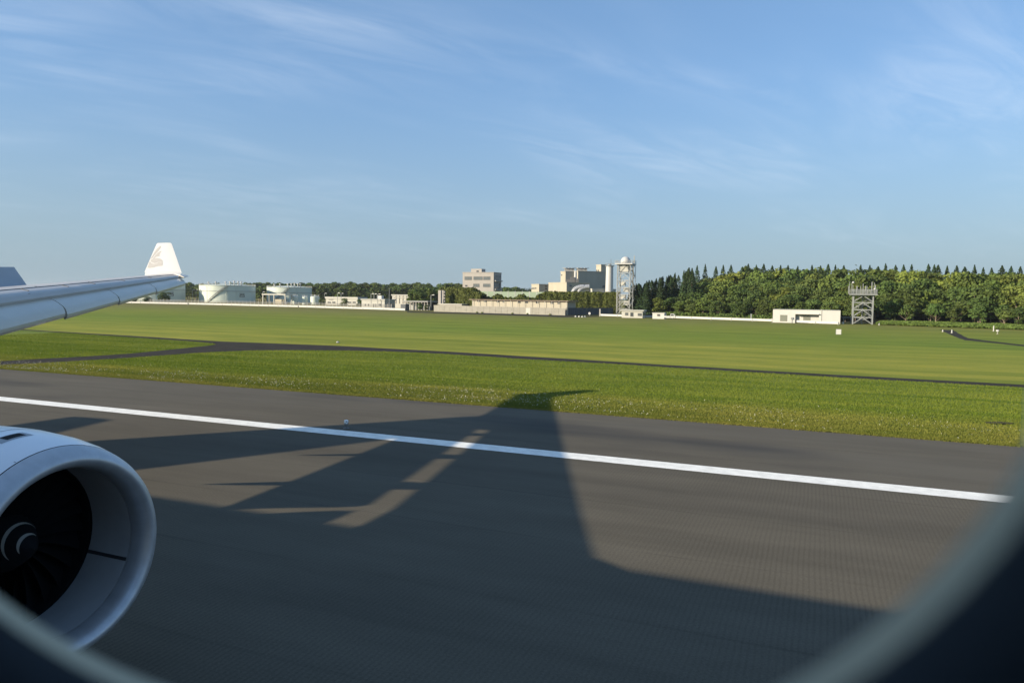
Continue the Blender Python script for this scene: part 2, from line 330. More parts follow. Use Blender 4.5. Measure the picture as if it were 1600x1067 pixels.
def link(name, me, m, parent=None, smooth=None, label=None, kind=None):
    if m is not None and not me.materials: me.materials.append(M[m] if isinstance(m, str) else m)
    o = bpy.data.objects.new(name, me); COL.objects.link(o)
    if smooth is not None:
        me.shade_smooth(); me.set_sharp_from_angle(angle=R(smooth))
    if parent is not None: adopt(o, parent)
    if label: o['label'] = label
    if kind: o['kind'] = kind
    return o
def world_loc(o):
    p = Vector((0, 0, 0)); q = o
    p = o.location.copy() if o.parent is None else o.location + o.matrix_parent_inverse.translation + world_loc(o.parent)
    return p
def adopt(o, parent):
    o.parent = parent; o.matrix_parent_inverse = Matrix.Translation(-world_loc(parent))
def thing(name, label, cat, loc=(0, 0, 0), group=None):
    o = bpy.data.objects.new(name, None); COL.objects.link(o); o.location = loc; o.empty_display_size = 0.5
    o['label'] = label; o['category'] = cat
    if group: o['group'] = group
    return o
def tag(o, label, cat, group=None):
    o['label'] = label; o['category'] = cat
    if group: o['group'] = group
    return o
def structure(o): o['kind'] = 'structure'; return o
def kids(o): return [c for c in bpy.data.objects if c.parent is o]

def poly_sheet(name, pts, z, m, parent=None):
    mb = MB(); mb.add([(p[0], p[1], z) for p in pts], [tuple(range(len(pts)))]); return mb.build(name, m, parent)

# ------------------------------------------------------------------ ground
mb = MB(); mb.add([(-3500, -1500, -0.02), (3500, -1500, -0.02), (3500, 4000, -0.02), (-3500, 4000, -0.02)], [(0, 1, 2, 3)])
structure(mb.build('grass_field', 'grass'))
LINE_Y, EDGE_Y = 26.5, 36.7
structure(poly_sheet('runway', [(-900, -32), (900, -32), (900, LINE_Y + 0.75), (-900, LINE_Y + 0.75)], 0.0, 'runway'))
# the shoulder has a slightly ragged outer edge against the turf
rg = random.Random(3); edge = []
x = -420.0
while x < 260:
    edge.append((x, EDGE_Y + rg.uniform(-0.10, 0.10))); x += 0.8 if -70 < x < 30 else 6.0
structure(poly_sheet('runway_shoulder', [(-420, LINE_Y + 0.75), (260, LINE_Y + 0.75)] + edge[::-1], -0.004, 'shoulder'))
structure(poly_sheet('edge_line', [(-900, LINE_Y - 0.50), (900, LINE_Y - 0.50), (900, LINE_Y + 0.50), (-900, LINE_Y + 0.50)], 0.005, 'line_white'))

top = [(0, 564.5), (60, 560.5), (130, 557), (200, 552.5), (255, 547.5), (300, 542.5), (325, 540), (337, 538.2), (333, 536.2), (318, 535), (290, 532.6), (240, 529.2), (130, 521.8), (30, 515.5), (-80, 508.5),
       (-80, 507.7), (30, 514.2), (130, 520.2), (240, 526.6), (310, 531.4), (345, 533.4), (400, 535.4), (450, 537), (520, 539.8), (600, 543.9), (650, 546.6), (700, 549.0), (800, 555.2), (900, 561.2), (1000, 567.4), (1150, 576.4), (1300, 585), (1450, 593), (1600, 600.7), (1760, 609)]
bot = [(1760, 613.8), (1600, 605.2), (1450, 597), (1300, 588.8), (1150, 580), (1000, 570.8), (900, 565.4), (800, 559.6), (700, 553.4), (650, 550.8), (600, 549), (520, 547.4), (450, 547), (400, 547.4), (340, 549.6), (300, 552), (250, 555.6), (200, 559), (130, 563.5), (60, 567.6), (0, 570.6)]
pts = []
def densify(ps, amp, seed):
    rr = random.Random(seed); out = []
    for (a, b) in zip(ps[:-1], ps[1:]):
        A_, B_ = G(*a), G(*b); n = max(1, min(14, int((B_ - A_).length / 2.5)))
        for k in range(n):
            p = A_.lerp(B_, k / n); out.append((p.x + rr.uniform(-amp, amp), p.y + rr.uniform(-amp, amp)))
    p = G(*ps[-1]); out.append((p.x, p.y)); return out
_k = [G(*p_) for p_ in top if p_ not in ((0, 564.5), (60, 560.5), (130, 557), (200, 552.5), (255, 547.5), (300, 542.5), (325, 540), (337, 538.2), (333, 536.2), (318, 535), (290, 532.6), (240, 529.2), (130, 521.8), (30, 515.5), (-80, 508.5))]
PATH_TOP = [(p_.x, p_.y - .3) for p_ in _k]
PATH_POLY = densify(top, 0.14, 1) + densify(bot, 0.14, 2)
structure(poly_sheet('service_path', PATH_POLY, -0.008, 'path_asphalt'))
NEAR = [(-420.0, 36.0), (260.0, 36.0), (260.0, PATH_TOP[-1][1])] + PATH_TOP[::-1] + [(-420.0, PATH_TOP[0][1] + 40)]
structure(poly_sheet('grass_verge', NEAR, -0.015, 'turf'))
far_path = [(1468, 515.2), (1489, 515.6), (1500, 522), (1512, 528), (1540, 532), (1600, 538.6), (1700, 549), (1700, 551.5), (1600, 541), (1540, 534.5), (1508, 531.5), (1490, 525)]
structure(poly_sheet('approach_road', densify(far_path, 0.1, 5), -0.009, 'path_asphalt'))
apron = [(636, 486.2), (680, 487.4), (760, 489.2), (883, 493), (936, 493.6), (936, 495), (880, 495.8), (760, 491.6), (680, 489.4), (636, 488)]
structure(poly_sheet('perimeter_road', [G(*p) for p in apron], -0.010, 'path_asphalt'))
drain = [(1538, 660), (1560, 659), (1584, 661.5), (1580, 663.5), (1552, 662.8), (1540, 661.8)]
tag(poly_sheet('drain_cover', [G(*p) for p in drain], 0.035, 'drain_iron'), 'flat dark drain cover let into the grass by the runway shoulder', 'drain cover')

# turf blades near the runway, one mesh nobody could count
def blades(name, y0, y1, xr, n, hh, ww, seed, m, power=1.0):
    g = np.random.default_rng(seed)
    y = y0 + (y1 - y0) * g.random(n) ** power
    lo = np.maximum(-1.60 * y, xr[0]); hi = np.minimum(0.22 * y, xr[1])
    x = lo + (hi - lo) * g.random(n)
    y = y + np.where(y < EDGE_Y + 0.3, g.normal(0, 0.07, n), 0)
    a = g.random(n) * 2 * np.pi; h = hh * (0.5 + g.random(n)); w = ww * (0.6 + 0.8 * g.random(n))
    lx = g.normal(0, 0.35, n) * h; ly = g.normal(0, 0.35, n) * h
    V = np.empty((n, 3, 3), np.float32)
    V[:, 0] = np.stack([x - np.cos(a) * w, y - np.sin(a) * w, np.full(n, -0.02)], 1)
    V[:, 1] = np.stack([x + np.cos(a) * w, y + np.sin(a) * w, np.full(n, -0.02)], 1)
    V[:, 2] = np.stack([x + lx, y + ly, h], 1)
    V = V[inside(x, y, NEAR) & ~inside(x, y, PATH_POLY)]
    return fast_mesh(name, V.reshape(-1, 3), 3, m)
def inside(x, y, poly):
    r_ = np.zeros(len(x), bool); n = len(poly)
    for i in range(n):
        (xa, ya), (xb, yb) = poly[i], poly[(i + 1) % n]
        if ya == yb: continue
        c = ((ya > y) != (yb > y)) & (x < (xb - xa) * (y - ya) / (yb - ya) + xa); r_ ^= c
    return r_
def fast_mesh(name, V, k, m):
    n = len(V) // k; me = bpy.data.meshes.new(name)
    me.vertices.add(len(V)); me.vertices.foreach_set("co", np.ascontiguousarray(V, np.float32).ravel())
    me.loops.add(len(V)); me.loops.foreach_set("vertex_index", np.arange(len(V), dtype=np.int32))
    me.polygons.add(n); me.polygons.foreach_set("loop_start", np.arange(0, len(V), k, dtype=np.int32)); me.polygons.foreach_set("loop_total", np.full(n, k, np.int32))
    me.update(calc_edges=True); me.validate()
    me.materials.append(M[m]); return me
def stuff(name, me):
    o = bpy.data.objects.new(name, me); COL.objects.link(o); o['kind'] = 'stuff'; return o
stuff('grass', blades('grass', EDGE_Y - 0.05, 78, (-100, 30), 640000, 0.055, 0.022, 11, 'blade', 1.7))
# clover flowers in drifts near the shoulder
g = np.random.default_rng(5); n = 26000
y = EDGE_Y + 0.5 + 15 * g.random(n) ** 1.5; x = y * (-1.6 + 1.82 * g.random(n))
def drift(x, y):
    return 0.5 + 0.5 * np.sin(x * 0.33 + 1.3 * np.sin(y * 0.55)) * np.sin(y * 0.9 + x * 0.12 + 2.0 * np.sin(x * 0.17))
band = np.clip(1.25 - np.abs(y - 40.5 - 0.06 * (x + 20)) / 4.5, 0.03, 1) * np.clip(1.15 - (x + 10) / 22, 0.12, 1)
keep = g.random(n) < drift(x, y) ** 1.6 * band * 0.55; x, y = x[keep], y[keep]; n = len(x)
h = 0.05 + 0.06 * g.random(n); a = g.random(n) * np.pi; w = 0.013 + 0.010 * g.random(n)
V = np.empty((n, 4, 3), np.float32); ca, sa = np.cos(a) * w, np.sin(a) * w
V[:, 0] = np.stack([x - ca, y - sa, h], 1); V[:, 1] = np.stack([x + sa, y - ca, h - w * .8], 1); V[:, 2] = np.stack([x + ca, y + sa, h + w * .3], 1); V[:, 3] = np.stack([x - sa, y + ca, h + w * 1.5], 1)
stuff('clover_flowers', fast_mesh('clover_flowers', V.reshape(-1, 3), 4, 'clover'))

# ------------------------------------------------------------------ the airliner one sits in
YC, ZC, RF = -2.61, 5.55, 2.82                  # fuselage axis and radius
plane = thing('airliner', 'white airliner with grey wing and underwing engine, seen from its cabin window', 'airliner', (0, 0, 0))
def ring_x(x, r_, zc, seg=72): return [(x, YC + r_ * math.cos(2 * math.pi * i / seg), zc + r_ * math.sin(2 * math.pi * i / seg)) for i in range(seg)]
def hull(prof, seg, hole):
    mb = MB(); rs = [ring_x(x, r_, z, seg) for x, r_, z in prof]; vs = [p for q in rs for p in q]; fs = []
    for k in range(len(rs) - 1):
        for i in range(seg):
            j = (i + 1) % seg
            xm = (prof[k][0] + prof[k + 1][0]) / 2; tm = (i + 0.5) * 360 / seg
            if hole and -0.5 < xm < 0.4 and tm < 30: continue
            fs.append((k * seg + i, (k + 1) * seg + i, (k + 1) * seg + j, k * seg + j))
    fs.append(tuple(range(seg))); fs.append(tuple(range((len(rs) - 1) * seg, len(rs) * seg))[::-1])
    return mb.add(vs, fs)
prof = [(12.6, 0.05, 4.75), (12.4, 0.45, 4.8), (11.9, 0.95, 4.9), (11.0, 1.5, 5.05), (9.6, 2.1, 5.25), (8.0, 2.55, 5.42), (6.2, 2.78, 5.53), (4.5, RF, ZC), (0.4, RF, ZC), (-0.5, RF, ZC), (-10, RF, ZC), (-20, RF, ZC), (-30, RF, ZC),
        (-34, 2.74, 5.62), (-38, 2.45, 5.85), (-42, 2.0, 6.2), (-46, 1.42, 6.55), (-50, 0.75, 6.9), (-52.6, 0.2, 7.1)]
hull(prof, 72, True).build('fuselage', 'plane_white', plane, smooth=40)
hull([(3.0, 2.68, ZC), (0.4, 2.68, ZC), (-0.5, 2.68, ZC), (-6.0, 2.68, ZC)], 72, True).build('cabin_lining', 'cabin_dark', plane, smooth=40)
# window: the opening measured in its plane, rings stepping outwards to the skin
def oval(cx, cz, a, b, n_, rot, y, seg=96):
    out = []
    for i in range(seg):
        t = 2 * math.pi * i / seg; c, s_ = math.cos(t), math.sin(t)
        X = a * math.copysign(abs(c) ** (2 / n_), c); Z = b * math.copysign(abs(s_) ** (2 / n_), s_)
        out.append((cx + X * math.cos(rot) - Z * math.sin(rot), y, EYE.z + cz + X * math.sin(rot) + Z * math.cos(rot)))
    return out
OA = (-0.1104, 0.0411, 0.1476, 0.1277, 2.386, -0.048); OB = (-0.0930, 0.0340, 0.1270, 0.1095, 2.386, -0.048)
def ov(o, k, y, s_=1.0): return oval(o[0], o[1], o[2] * s_, o[3] * s_, o[4], o[5], y)
MB().rings([ov(OB, 0, 0.0955), ov(OB, 0, 0.0975, 1.004), ov(OA, 0, 0.113, 0.998), ov(OA, 0, 0.115), ov(OA, 0, 0.1165, 1.03), ov(OA, 0, 0.1165, 1.10)], True, False).build('window_reveal', 'reveal', plane, smooth=50)
inner = ov(OB, 0, 0.0950)
sq = []
for p in inner:
    d = Vector((p[0] - OB[0], 0, p[2] - EYE.z - OB[1])); k = 0.62 / max(abs(d.x), abs(d.z)); sq.append((OB[0] + d.x * k, 0.0950, EYE.z + OB[1] + d.z * k))
roll_ = ov(OB, 0, 0.0900, 1.05); flat = ov(OB, 0, 0.0860, 1.16); sq = [(p[0], 0.070, p[2]) for p in sq]
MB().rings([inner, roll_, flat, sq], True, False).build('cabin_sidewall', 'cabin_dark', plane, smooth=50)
MB().add(ov(OA, 0, 0.1190, 1.08), [tuple(range(96))]).build('window_pane', 'clear_pane', plane)

# --- wing
def le(yc): return -12.3 - 0.607 * (yc - 2.8) + 0.8 * max(0, 1 - (yc - 2.3) / 2.6) ** 2
def chord(yc): return 10.4 + (6.7 - 10.4) * (yc - 2.8) / 7.2 if yc < 10 else 6.7 + (2.35 - 6.7) * (yc - 10) / 19.6
def zle(yc): t = (yc - 2.8) / 26.8; return 4.66 + 2.0 * t + 0.09 * t * t
def inc(yc): return R(3.6 - 4.2 * (yc - 2.8) / 26.8)
def thk(yc): return 0.135 - 0.035 * (yc - 2.8) / 26.8
def wp(yc, c_, z_, side=1):                      # point at chord fraction c_ aft of the clean leading edge and z_ chords above the chord line
    c = chord(yc); a = inc(yc)
    x = le(yc) - c * (c_ * math.cos(a) + z_ * math.sin(a)); z = zle(yc) + c * (-c_ * math.sin(a) + z_ * math.cos(a))
    return (x, YC + side * yc, z)
def yt(t, T): return 5 * T * (0.2969 * math.sqrt(t) - 0.126 * t - 0.3516 * t * t + 0.2843 * t ** 3 - 0.1036 * t ** 4)
def camber(t): return 0.012 * math.sin(math.pi * min(1, t)) ** 1.0
def wing_section(yc, t1, t1l, side):
    T = thk(yc); n0 = 0.05
    up = [n0 + (t1 - n0) * (k / 9) ** 1.2 for k in range(10)]; lo_ = [n0 + (t1l - n0) * (k / 7) for k in range(8)]
    pu = [(t, camber(t) + yt(t, T)) for t in up]; pl = [(t, camber(t) - yt(t, T)) for t in lo_]
    zu, zl = pu[0][1], pl[0][1]
    nose = [(n0 - 0.030, zu * 0.50 + zl * 0.50), (n0 - 0.020, zu * 0.82 + zl * 0.18), (n0 - 0.018, zu * 0.15 + zl * 0.85)]
    pts = [nose[2], nose[0], nose[1]] + pu + pl[::-1]
    return [wp(yc, a, b, side) for a, b in pts]
def wing_mesh(side):
    mb = MB()
    st = [(2.3, .74, .62), (3.2, .74, .62), (4.5, .74, .62), (7.0, .74, .62), (10.0, .74, .62), (12.5, .74, .62), (15, .74, .62), (17.5, .74, .62), (20.2, .74, .62)]
    mb.rings([wing_section(y_, a, b, side) for y_, a, b in st])
    st = [(20.2, .995, .995), (22.5, .995, .995), (25, .995, .995), (27.5, .995, .995), (29.5, .995, .995)]
    mb.rings([wing_section(y_, a, b, side) for y_, a, b in st])
    return mb
wing = wing_mesh(1).build('wing', 'wing_grey', plane, smooth=35)
wing_mesh(-1).build('wing', 'wing_grey', plane, smooth=35)
# rounded tip, sharp at the front corner
def tip_ring(yc, s0, s1, k): return [wp(yc, s0 + (s1 - s0) * c, z) for c, z in [(0, 0), (.12, .045 * k), (.35, .06 * k), (.7, .04 * k), (1, 0), (.7, -.03 * k), (.35, -.045 * k), (.12, -.035 * k)]]
MB().rings([tip_ring(29.36, -0.10, 1.0, 1), tip_ring(29.8, -0.12, 1.0, .9), tip_ring(30.15, -.10, 1.0, .75), tip_ring(30.35, 0.10, 1.0, .4)]).build('wing_tip', 'slat_grey', wing, smooth=40)
# extended leading-edge slats, each its own panel with a gap to the next
SL = [(0.070, 0.030), (0.050, 0.0290), (0.012, 0.0150), (-0.030, -0.0060), (-0.068, -0.0290), (-0.083, -0.0440), (-0.095, -0.0660), (-0.100, -0.0850), (-0.096, -0.1040), (-0.084, -0.118), (-0.066, -0.122),
      (-0.068, -0.098), (-0.054, -0.064), (-0.026, -0.030), (0.012, 0.000), (0.050, 0.019)]
SL = [(-0.10 + (c + 0.10) * 0.84, -0.122 + (z + 0.122) * 0.76) for c, z in SL]
def slat(y0, y1):
    k = lambda yc: 1.0 if yc < 10 else 1.0 + 0.42 * (yc - 10) / 19
    n = 4; mb = MB()
    mb.rings([[wp(y0 + (y1 - y0) * i / n, c * k(y0), z * k(y0) * 0.98 - 0.004) for c, z in SL] for i in range(n + 1)])
    return mb.build('slat', 'slat_grey', wing, smooth=24)
for y0, y1 in ((3.2, 8.3), (10.3, 14.24), (14.3, 17.97), (18.03, 21.77), (21.83, 25.47), (25.53, 29.35)): slat(y0, y1)
# small static marks and fasteners on the slats
for yc, c_, z_ in ((16.7, -0.006, 0.018), (17.3, 0.03, 0.046), (14.9, -0.02, 0.008), (20.4, 0.02, 0.045)):
    MB().lathe([(0, .03), (.012, .025)], wp(yc, c_ * 1.2, z_ * 1.2 + 0.012), 10, cap=True).build('fastener', 'seam', wing)
# fixed leading edge behind the slats shows as a darker strip with joints
for yc in (15.4, 17.2, 19.4, 21.2, 23.6, 26.2):
    MB().bar(wp(yc, .078, camber(.078) + yt(.078, thk(yc)) + .001), wp(yc, .15, camber(.15) + yt(.15, thk(yc)) + .001), 0.02).build('panel_joint', 'seam', wing)
mb = MB()
for i in range(12):
    y0, y1 = 10 + i * 1.6, 10 + (i + 1) * 1.6
    mb.bar(wp(y0, .155, camber(.155) + yt(.155, thk(y0)) + .0005), wp(y1, .155, camber(.155) + yt(.155, thk(y1)) + .0005), 0.022)
mb.build('panel_joint', 'seam', wing)
# flaps run out and down, with the slot ahead of each
def flap(y0, y1, ang=32):
    prof = [(0, 0.0), (.012, .022), (.05, .036), (.12, .030), (.26, 0), (.12, -.006), (.05, -.016), (.012, -.014)]
    a = R(ang); rs = []
    for i in range(5):
        yc = y0 + (y1 - y0) * i / 4
        rs.append([wp(yc, FL0 + c * math.cos(a) + z * math.sin(a), FLZ - c * math.sin(a) + z * math.cos(a)) for c, z in prof])
    return MB().rings(rs).build('flap', 'wing_grey', wing, smooth=40)
FL0, FLZ = 0.745, -0.028
flap(2.9, 9.4); flap(10.0, 20.1)
# ground spoilers raised after touchdown
def spoiler(y0, y1, ang=46, c0=0.69, ln=0.205):
    a = R(ang); rs = []
    for yc in (y0, y1):
        T = thk(yc); z0 = camber(c0) + yt(c0, T) + 0.004
        rs.append([wp(yc, c0 + c * math.cos(a) - z * math.sin(a), z0 + c * math.sin(a) + z * math.cos(a)) for c, z in ((0, .006), (ln, .004), (ln, 0), (0, -.004))])
    return MB().rings(rs).build('spoiler', 'spoiler_grey', wing)
for y0, y1 in ((4.3, 8.6), (10.4, 12.3), (12.36, 14.2), (14.26, 16.1), (16.16, 17.95), (18.0, 20.15)): spoiler(y0, y1)
# flap track fairings
for yc, k in ((6.2, 1.0), (12.4, 1.0), (15.9, 0.9), (19.6, 0.8)):
    st = [(.36, -.05, .004), (.42, -.062, .022), (.52, -.072, .036), (.66, -.082, .042), (.80, -.105, .040), (.92, -.15, .034), (1.04, -.205, .022), (1.13, -.25, .005)]
    rs = []
    for c_, z_, r_ in st:
        p = Vector(wp(yc, c_, z_)); rr = r_ * chord(yc) * k
        rs.append([(p.x, p.y + rr * 0.8 * math.cos(t), p.z + rr * 1.15 * math.sin(t)) for t in [2 * math.pi * i / 12 for i in range(12)]])
    MB().rings(rs).build('flap_fairing', 'wing_grey', wing, smooth=40)
# winglet with the emblem on its inboard face
WB = [Vector((-28.85, YC + 29.84, 6.95)), Vector((-31.25, YC + 29.76, 6.98))]
WT = [Vector((-30.50, YC + 30.76, 8.50)), Vector((-31.45, YC + 30.72, 8.50))]
def wl(u_, w_):                                   # u rear -> front, w up
    return (WB[1].lerp(WB[0], u_)).lerp(WT[1].lerp(WT[0], u_), w_)
NW = ((WB[0] - WB[1]).cross(WT[0] - WB[0])).normalized()
if NW.y > 0: NW = -NW
rs = []
for w_ in [0, .04, .2, .4, .6, .8, .95, .985, 1.0]:
    e = 0.045 if w_ > .99 else (0.02 if w_ > .98 else 0)
    ring = []
    for u_, t_ in [(0 + e, 0), (.3, .024), (.65, .040), (.88, .030), (1 - e, 0), (.88, -.030), (.65, -.040), (.3, -.024)]:
        ring.append(wl(u_, w_) + NW * t_ * (1 - .55 * w_))
    rs.append(ring)
winglet = MB().rings(rs).build('winglet', 'plane_white', plane, smooth=40)
MB().rings([[wl(u_, -.16) + NW * t_ for u_, t_ in q] if k == 0 else [wl(u_, .02) + NW * t_ for u_, t_ in q] for k, q in
            enumerate(([(0.05, 0), (.3, .10), (.65, .12), (.85, .08), (.93, 0), (.85, -.08), (.65, -.12), (.3, -.10)], [(0.02, 0), (.3, .03), (.65, .05), (.88, .035), (.98, 0), (.88, -.035), (.65, -.05), (.3, -.03)]))]).build('winglet_root', 'plane_white', winglet, smooth=40)
def emb(pts):
    out = []
    for X, Y in pts:
        w_ = (467 - Y) / 330; xl = 600 + (735 - 600) * w_; xr = 980 + (862 - 980) * w_; u_ = (X - xl) / (xr - xl)
        u_ = max(0.012, u_)
        t_ = .024 * u_ / .3 if u_ < .3 else .024 + .016 * (u_ - .3) / .35 if u_ < .65 else .04
        out.append(wl(u_, w_) + NW * (t_ * (1 - .55 * w_) + .008))
    return out
mb = MB()
for poly in ([(773, 173), (752, 184), (728, 210), (706, 244), (690, 276), (672, 306), (664, 322), (684, 306), (702, 280), (726, 250), (748, 226), (764, 200)],
             [(779, 231), (758, 238), (736, 254), (716, 280), (698, 304), (690, 318), (708, 306), (724, 294), (748, 290), (764, 278), (744, 276), (768, 262), (752, 258), (770, 246)],
             [(700, 314), (682, 322), (664, 334), (668, 348), (684, 362), (706, 368), (730, 362), (742, 352), (790, 356), (786, 336), (768, 318), (736, 310)],
             [(655, 348), (644, 384), (632, 418), (664, 420), (706, 412), (744, 400), (788, 396), (791, 360), (748, 356), (734, 368), (704, 376), (678, 370)]):
    mb.add(emb(poly), [tuple(range(len(poly)))])
mb.build('emblem', 'emblem_grey', winglet)
# tail
def fin_ring(x0, x1, y_, z_, t_, vert=True):
    out = []
    for c, k in [(0, 0), (.1, .7), (.35, 1), (.7, .6), (1, 0), (.7, -.6), (.35, -1), (.1, -.7)]:
        x = x0 + (x1 - x0) * c
        out.append((x, y_ + (k * t_ if vert else 0), z_ + (0 if vert else k * t_)))
    return out
MB().rings([fin_ring(-37.2, -40.0, YC, 7.6, .2), fin_ring(-39.8, -48.8, YC, 8.2, .42), fin_ring(-47.4, -50.9, YC, 16.9, .15)]).build('tail_fin', 'plane_white', plane, smooth=40)
for s_ in (1, -1):
    MB().rings([fin_ring(-41.8, -47.8, YC + s_ * .9, 6.9, .3, False), fin_ring(-46.9, -49.4, YC + s_ * 9.9, 8.0, .1, False)]).build('tailplane', 'plane_white', plane, smooth=40)

# --- engine
EX, EY, EZ = -9.27, 6.84, 2.37
engine = MB().lathe([(-.275, 1.503), (-.46, 1.547), (-.8, 1.60), (-1.4, 1.64), (-2.2, 1.63), (-3.2, 1.53), (-4.2, 1.36), (-4.9, 1.20), (-4.9, 1.10), (-3.8, 1.0)], (EX, EY, EZ), 96, 'x').build('engine_cowl', 'cowl_white', plane, smooth=40)
MB().lathe([(-.258, 1.498), (-.18, 1.474), (-.09, 1.43), (-.035, 1.39), (-.006, 1.345), (0, 1.315), (-.008, 1.285), (-.035, 1.25), (-.09, 1.218), (-.17, 1.196), (-.26, 1.186), (-.33, 1.184)], (EX, EY, EZ), 112, 'x').build('inlet_lip', 'lip_metal', engine, smooth=60)
MB().lathe([(-.256, 1.494), (-.256, 1.46), (-.28, 1.46), (-.28, 1.50)], (EX, EY, EZ), 96, 'x').build('lip_joint', 'seam', engine, smooth=30)
MB().lathe([(-.33, 1.179), (-.36, 1.179), (-.6, 1.186), (-.95, 1.205), (-1.22, 1.222)], (EX, EY, EZ), 96, 'x').build('inlet_liner', 'liner_grey', engine, smooth=60)
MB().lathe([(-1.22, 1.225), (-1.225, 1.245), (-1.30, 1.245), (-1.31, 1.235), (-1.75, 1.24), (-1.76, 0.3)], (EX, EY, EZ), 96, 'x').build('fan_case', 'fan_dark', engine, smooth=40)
for t in (R(-22), R(98), R(218)):                  # joints between the liner panels
    q = [(EX + x, EY + (r_ - .006) * math.cos(t + dt), EZ + (r_ - .006) * math.sin(t + dt)) for x, r_ in ((-.335, 1.181), (-.6, 1.188), (-.95, 1.207), (-1.22, 1.224)) for dt in (-.022, .022)]
    MB().add(q, [(0, 1, 3, 2), (2, 3, 5, 4), (4, 5, 7, 6)]).build('liner_joint', 'liner_joint', engine)
me = None
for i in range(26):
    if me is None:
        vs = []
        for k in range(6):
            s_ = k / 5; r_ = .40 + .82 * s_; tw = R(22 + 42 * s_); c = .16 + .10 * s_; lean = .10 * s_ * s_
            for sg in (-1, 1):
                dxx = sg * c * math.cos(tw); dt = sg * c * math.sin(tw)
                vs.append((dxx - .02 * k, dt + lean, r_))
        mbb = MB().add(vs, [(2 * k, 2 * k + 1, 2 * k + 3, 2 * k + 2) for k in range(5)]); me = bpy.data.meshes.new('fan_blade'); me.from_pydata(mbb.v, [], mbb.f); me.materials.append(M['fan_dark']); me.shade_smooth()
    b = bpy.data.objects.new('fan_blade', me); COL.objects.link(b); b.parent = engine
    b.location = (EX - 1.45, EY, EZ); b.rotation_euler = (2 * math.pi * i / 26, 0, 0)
def spr(x): return .42 * (max(0, (-.80 - x)) / .58) ** .72
spinner = MB().lathe([(-.80 - .58 * k / 14, max(.004, spr(-.80 - .58 * k / 14))) for k in range(15)], (EX, EY, EZ), 48, 'x').build('spinner', 'spinner_black', engine, smooth=60)
def swirl(t0, t1, x0, x1, w):
    mb = MB(); n = 26; vs = []
    for k in range(n + 1):
        s_ = k / n; t = t0 + (t1 - t0) * s_; x = x0 + (x1 - x0) * s_; hw = w * (0.10 + 0.90 * math.sin(math.pi * min(1, s_ * .97 + .03)) ** .8)
        for sg in (-1, 1):
            xx = x + sg * hw; r_ = spr(xx) + .005; vs.append((EX + xx + .006, EY + r_ * math.cos(t), EZ + r_ * math.sin(t)))
    return mb.add(vs, [(2 * k, 2 * k + 1, 2 * k + 3, 2 * k + 2) for k in range(n)])
swirl(R(38), R(200), -.985, -.925, .020).build('spiral_mark', 'swirl_white', engine)
swirl(R(28), R(215), -1.20, -1.06, .022).build('spiral_mark', 'swirl_white', engine)
# pylon
def py_ring(x0, x1, z_, w): return [(x0, EY, z_), (x0 - .4, EY + w, z_), (x1 + .5, EY + w, z_), (x1, EY, z_), (x1 + .5, EY - w, z_), (x0 - .4, EY - w, z_)]
MB().rings([py_ring(EX - 1.8, EX - 8.6, EZ + 1.2, .22), py_ring(EX - 2.6, EX - 8.8, EZ + 1.75, .22), py_ring(EX - 5.6, EX - 9.4, EZ + 2.25, .18)]).build('pylon', 'wing_grey', engine, smooth=40)
# air inlet and joints on top of the cowl
def on_cowl(x, t, lift=.004):
    P_ = [(-.275, 1.503), (-.46, 1.547), (-.8, 1.60), (-1.4, 1.64), (-2.2, 1.63), (-3.2, 1.53), (-4.2, 1.36)]
    for (a, ra), (b, rb) in zip(P_[:-1], P_[1:]):
        if b <= x <= a: r_ = ra + (rb - ra) * (x - a) / (b - a); break
    r_ += lift; return Vector((EX + x, EY + r_ * math.cos(t), EZ + r_ * math.sin(t)))
def patch(x0, x1, t0, t1, lift, n=6): 
    mb = MB(); vs = [on_cowl(x, t0 + (t1 - t0) * i / n, lift) for i in range(n + 1) for x in (x0, x1)]
    return mb.add(vs, [(2 * i, 2 * i + 1, 2 * i + 3, 2 * i + 2) for i in range(n)])
ai = patch(-.84, -1.08, R(88), R(104), .004).build('air_intake', 'spoiler_grey', engine)
patch(-.89, -1.05, R(90.5), R(100), .008).build('intake_mouth', 'spinner_black', engine)
for x0, x1, t0, t1 in ((-.285, -4.0, R(128), R(128.35)), (-1.32, -1.335, R(40), R(175)), (-.285, -1.32, R(60), R(60.3)), (-.285, -1.32, R(112), R(112.3))):
    patch(x0, x1, t0, t1, .004, 20).build('cowl_joint', 'seam', engine)

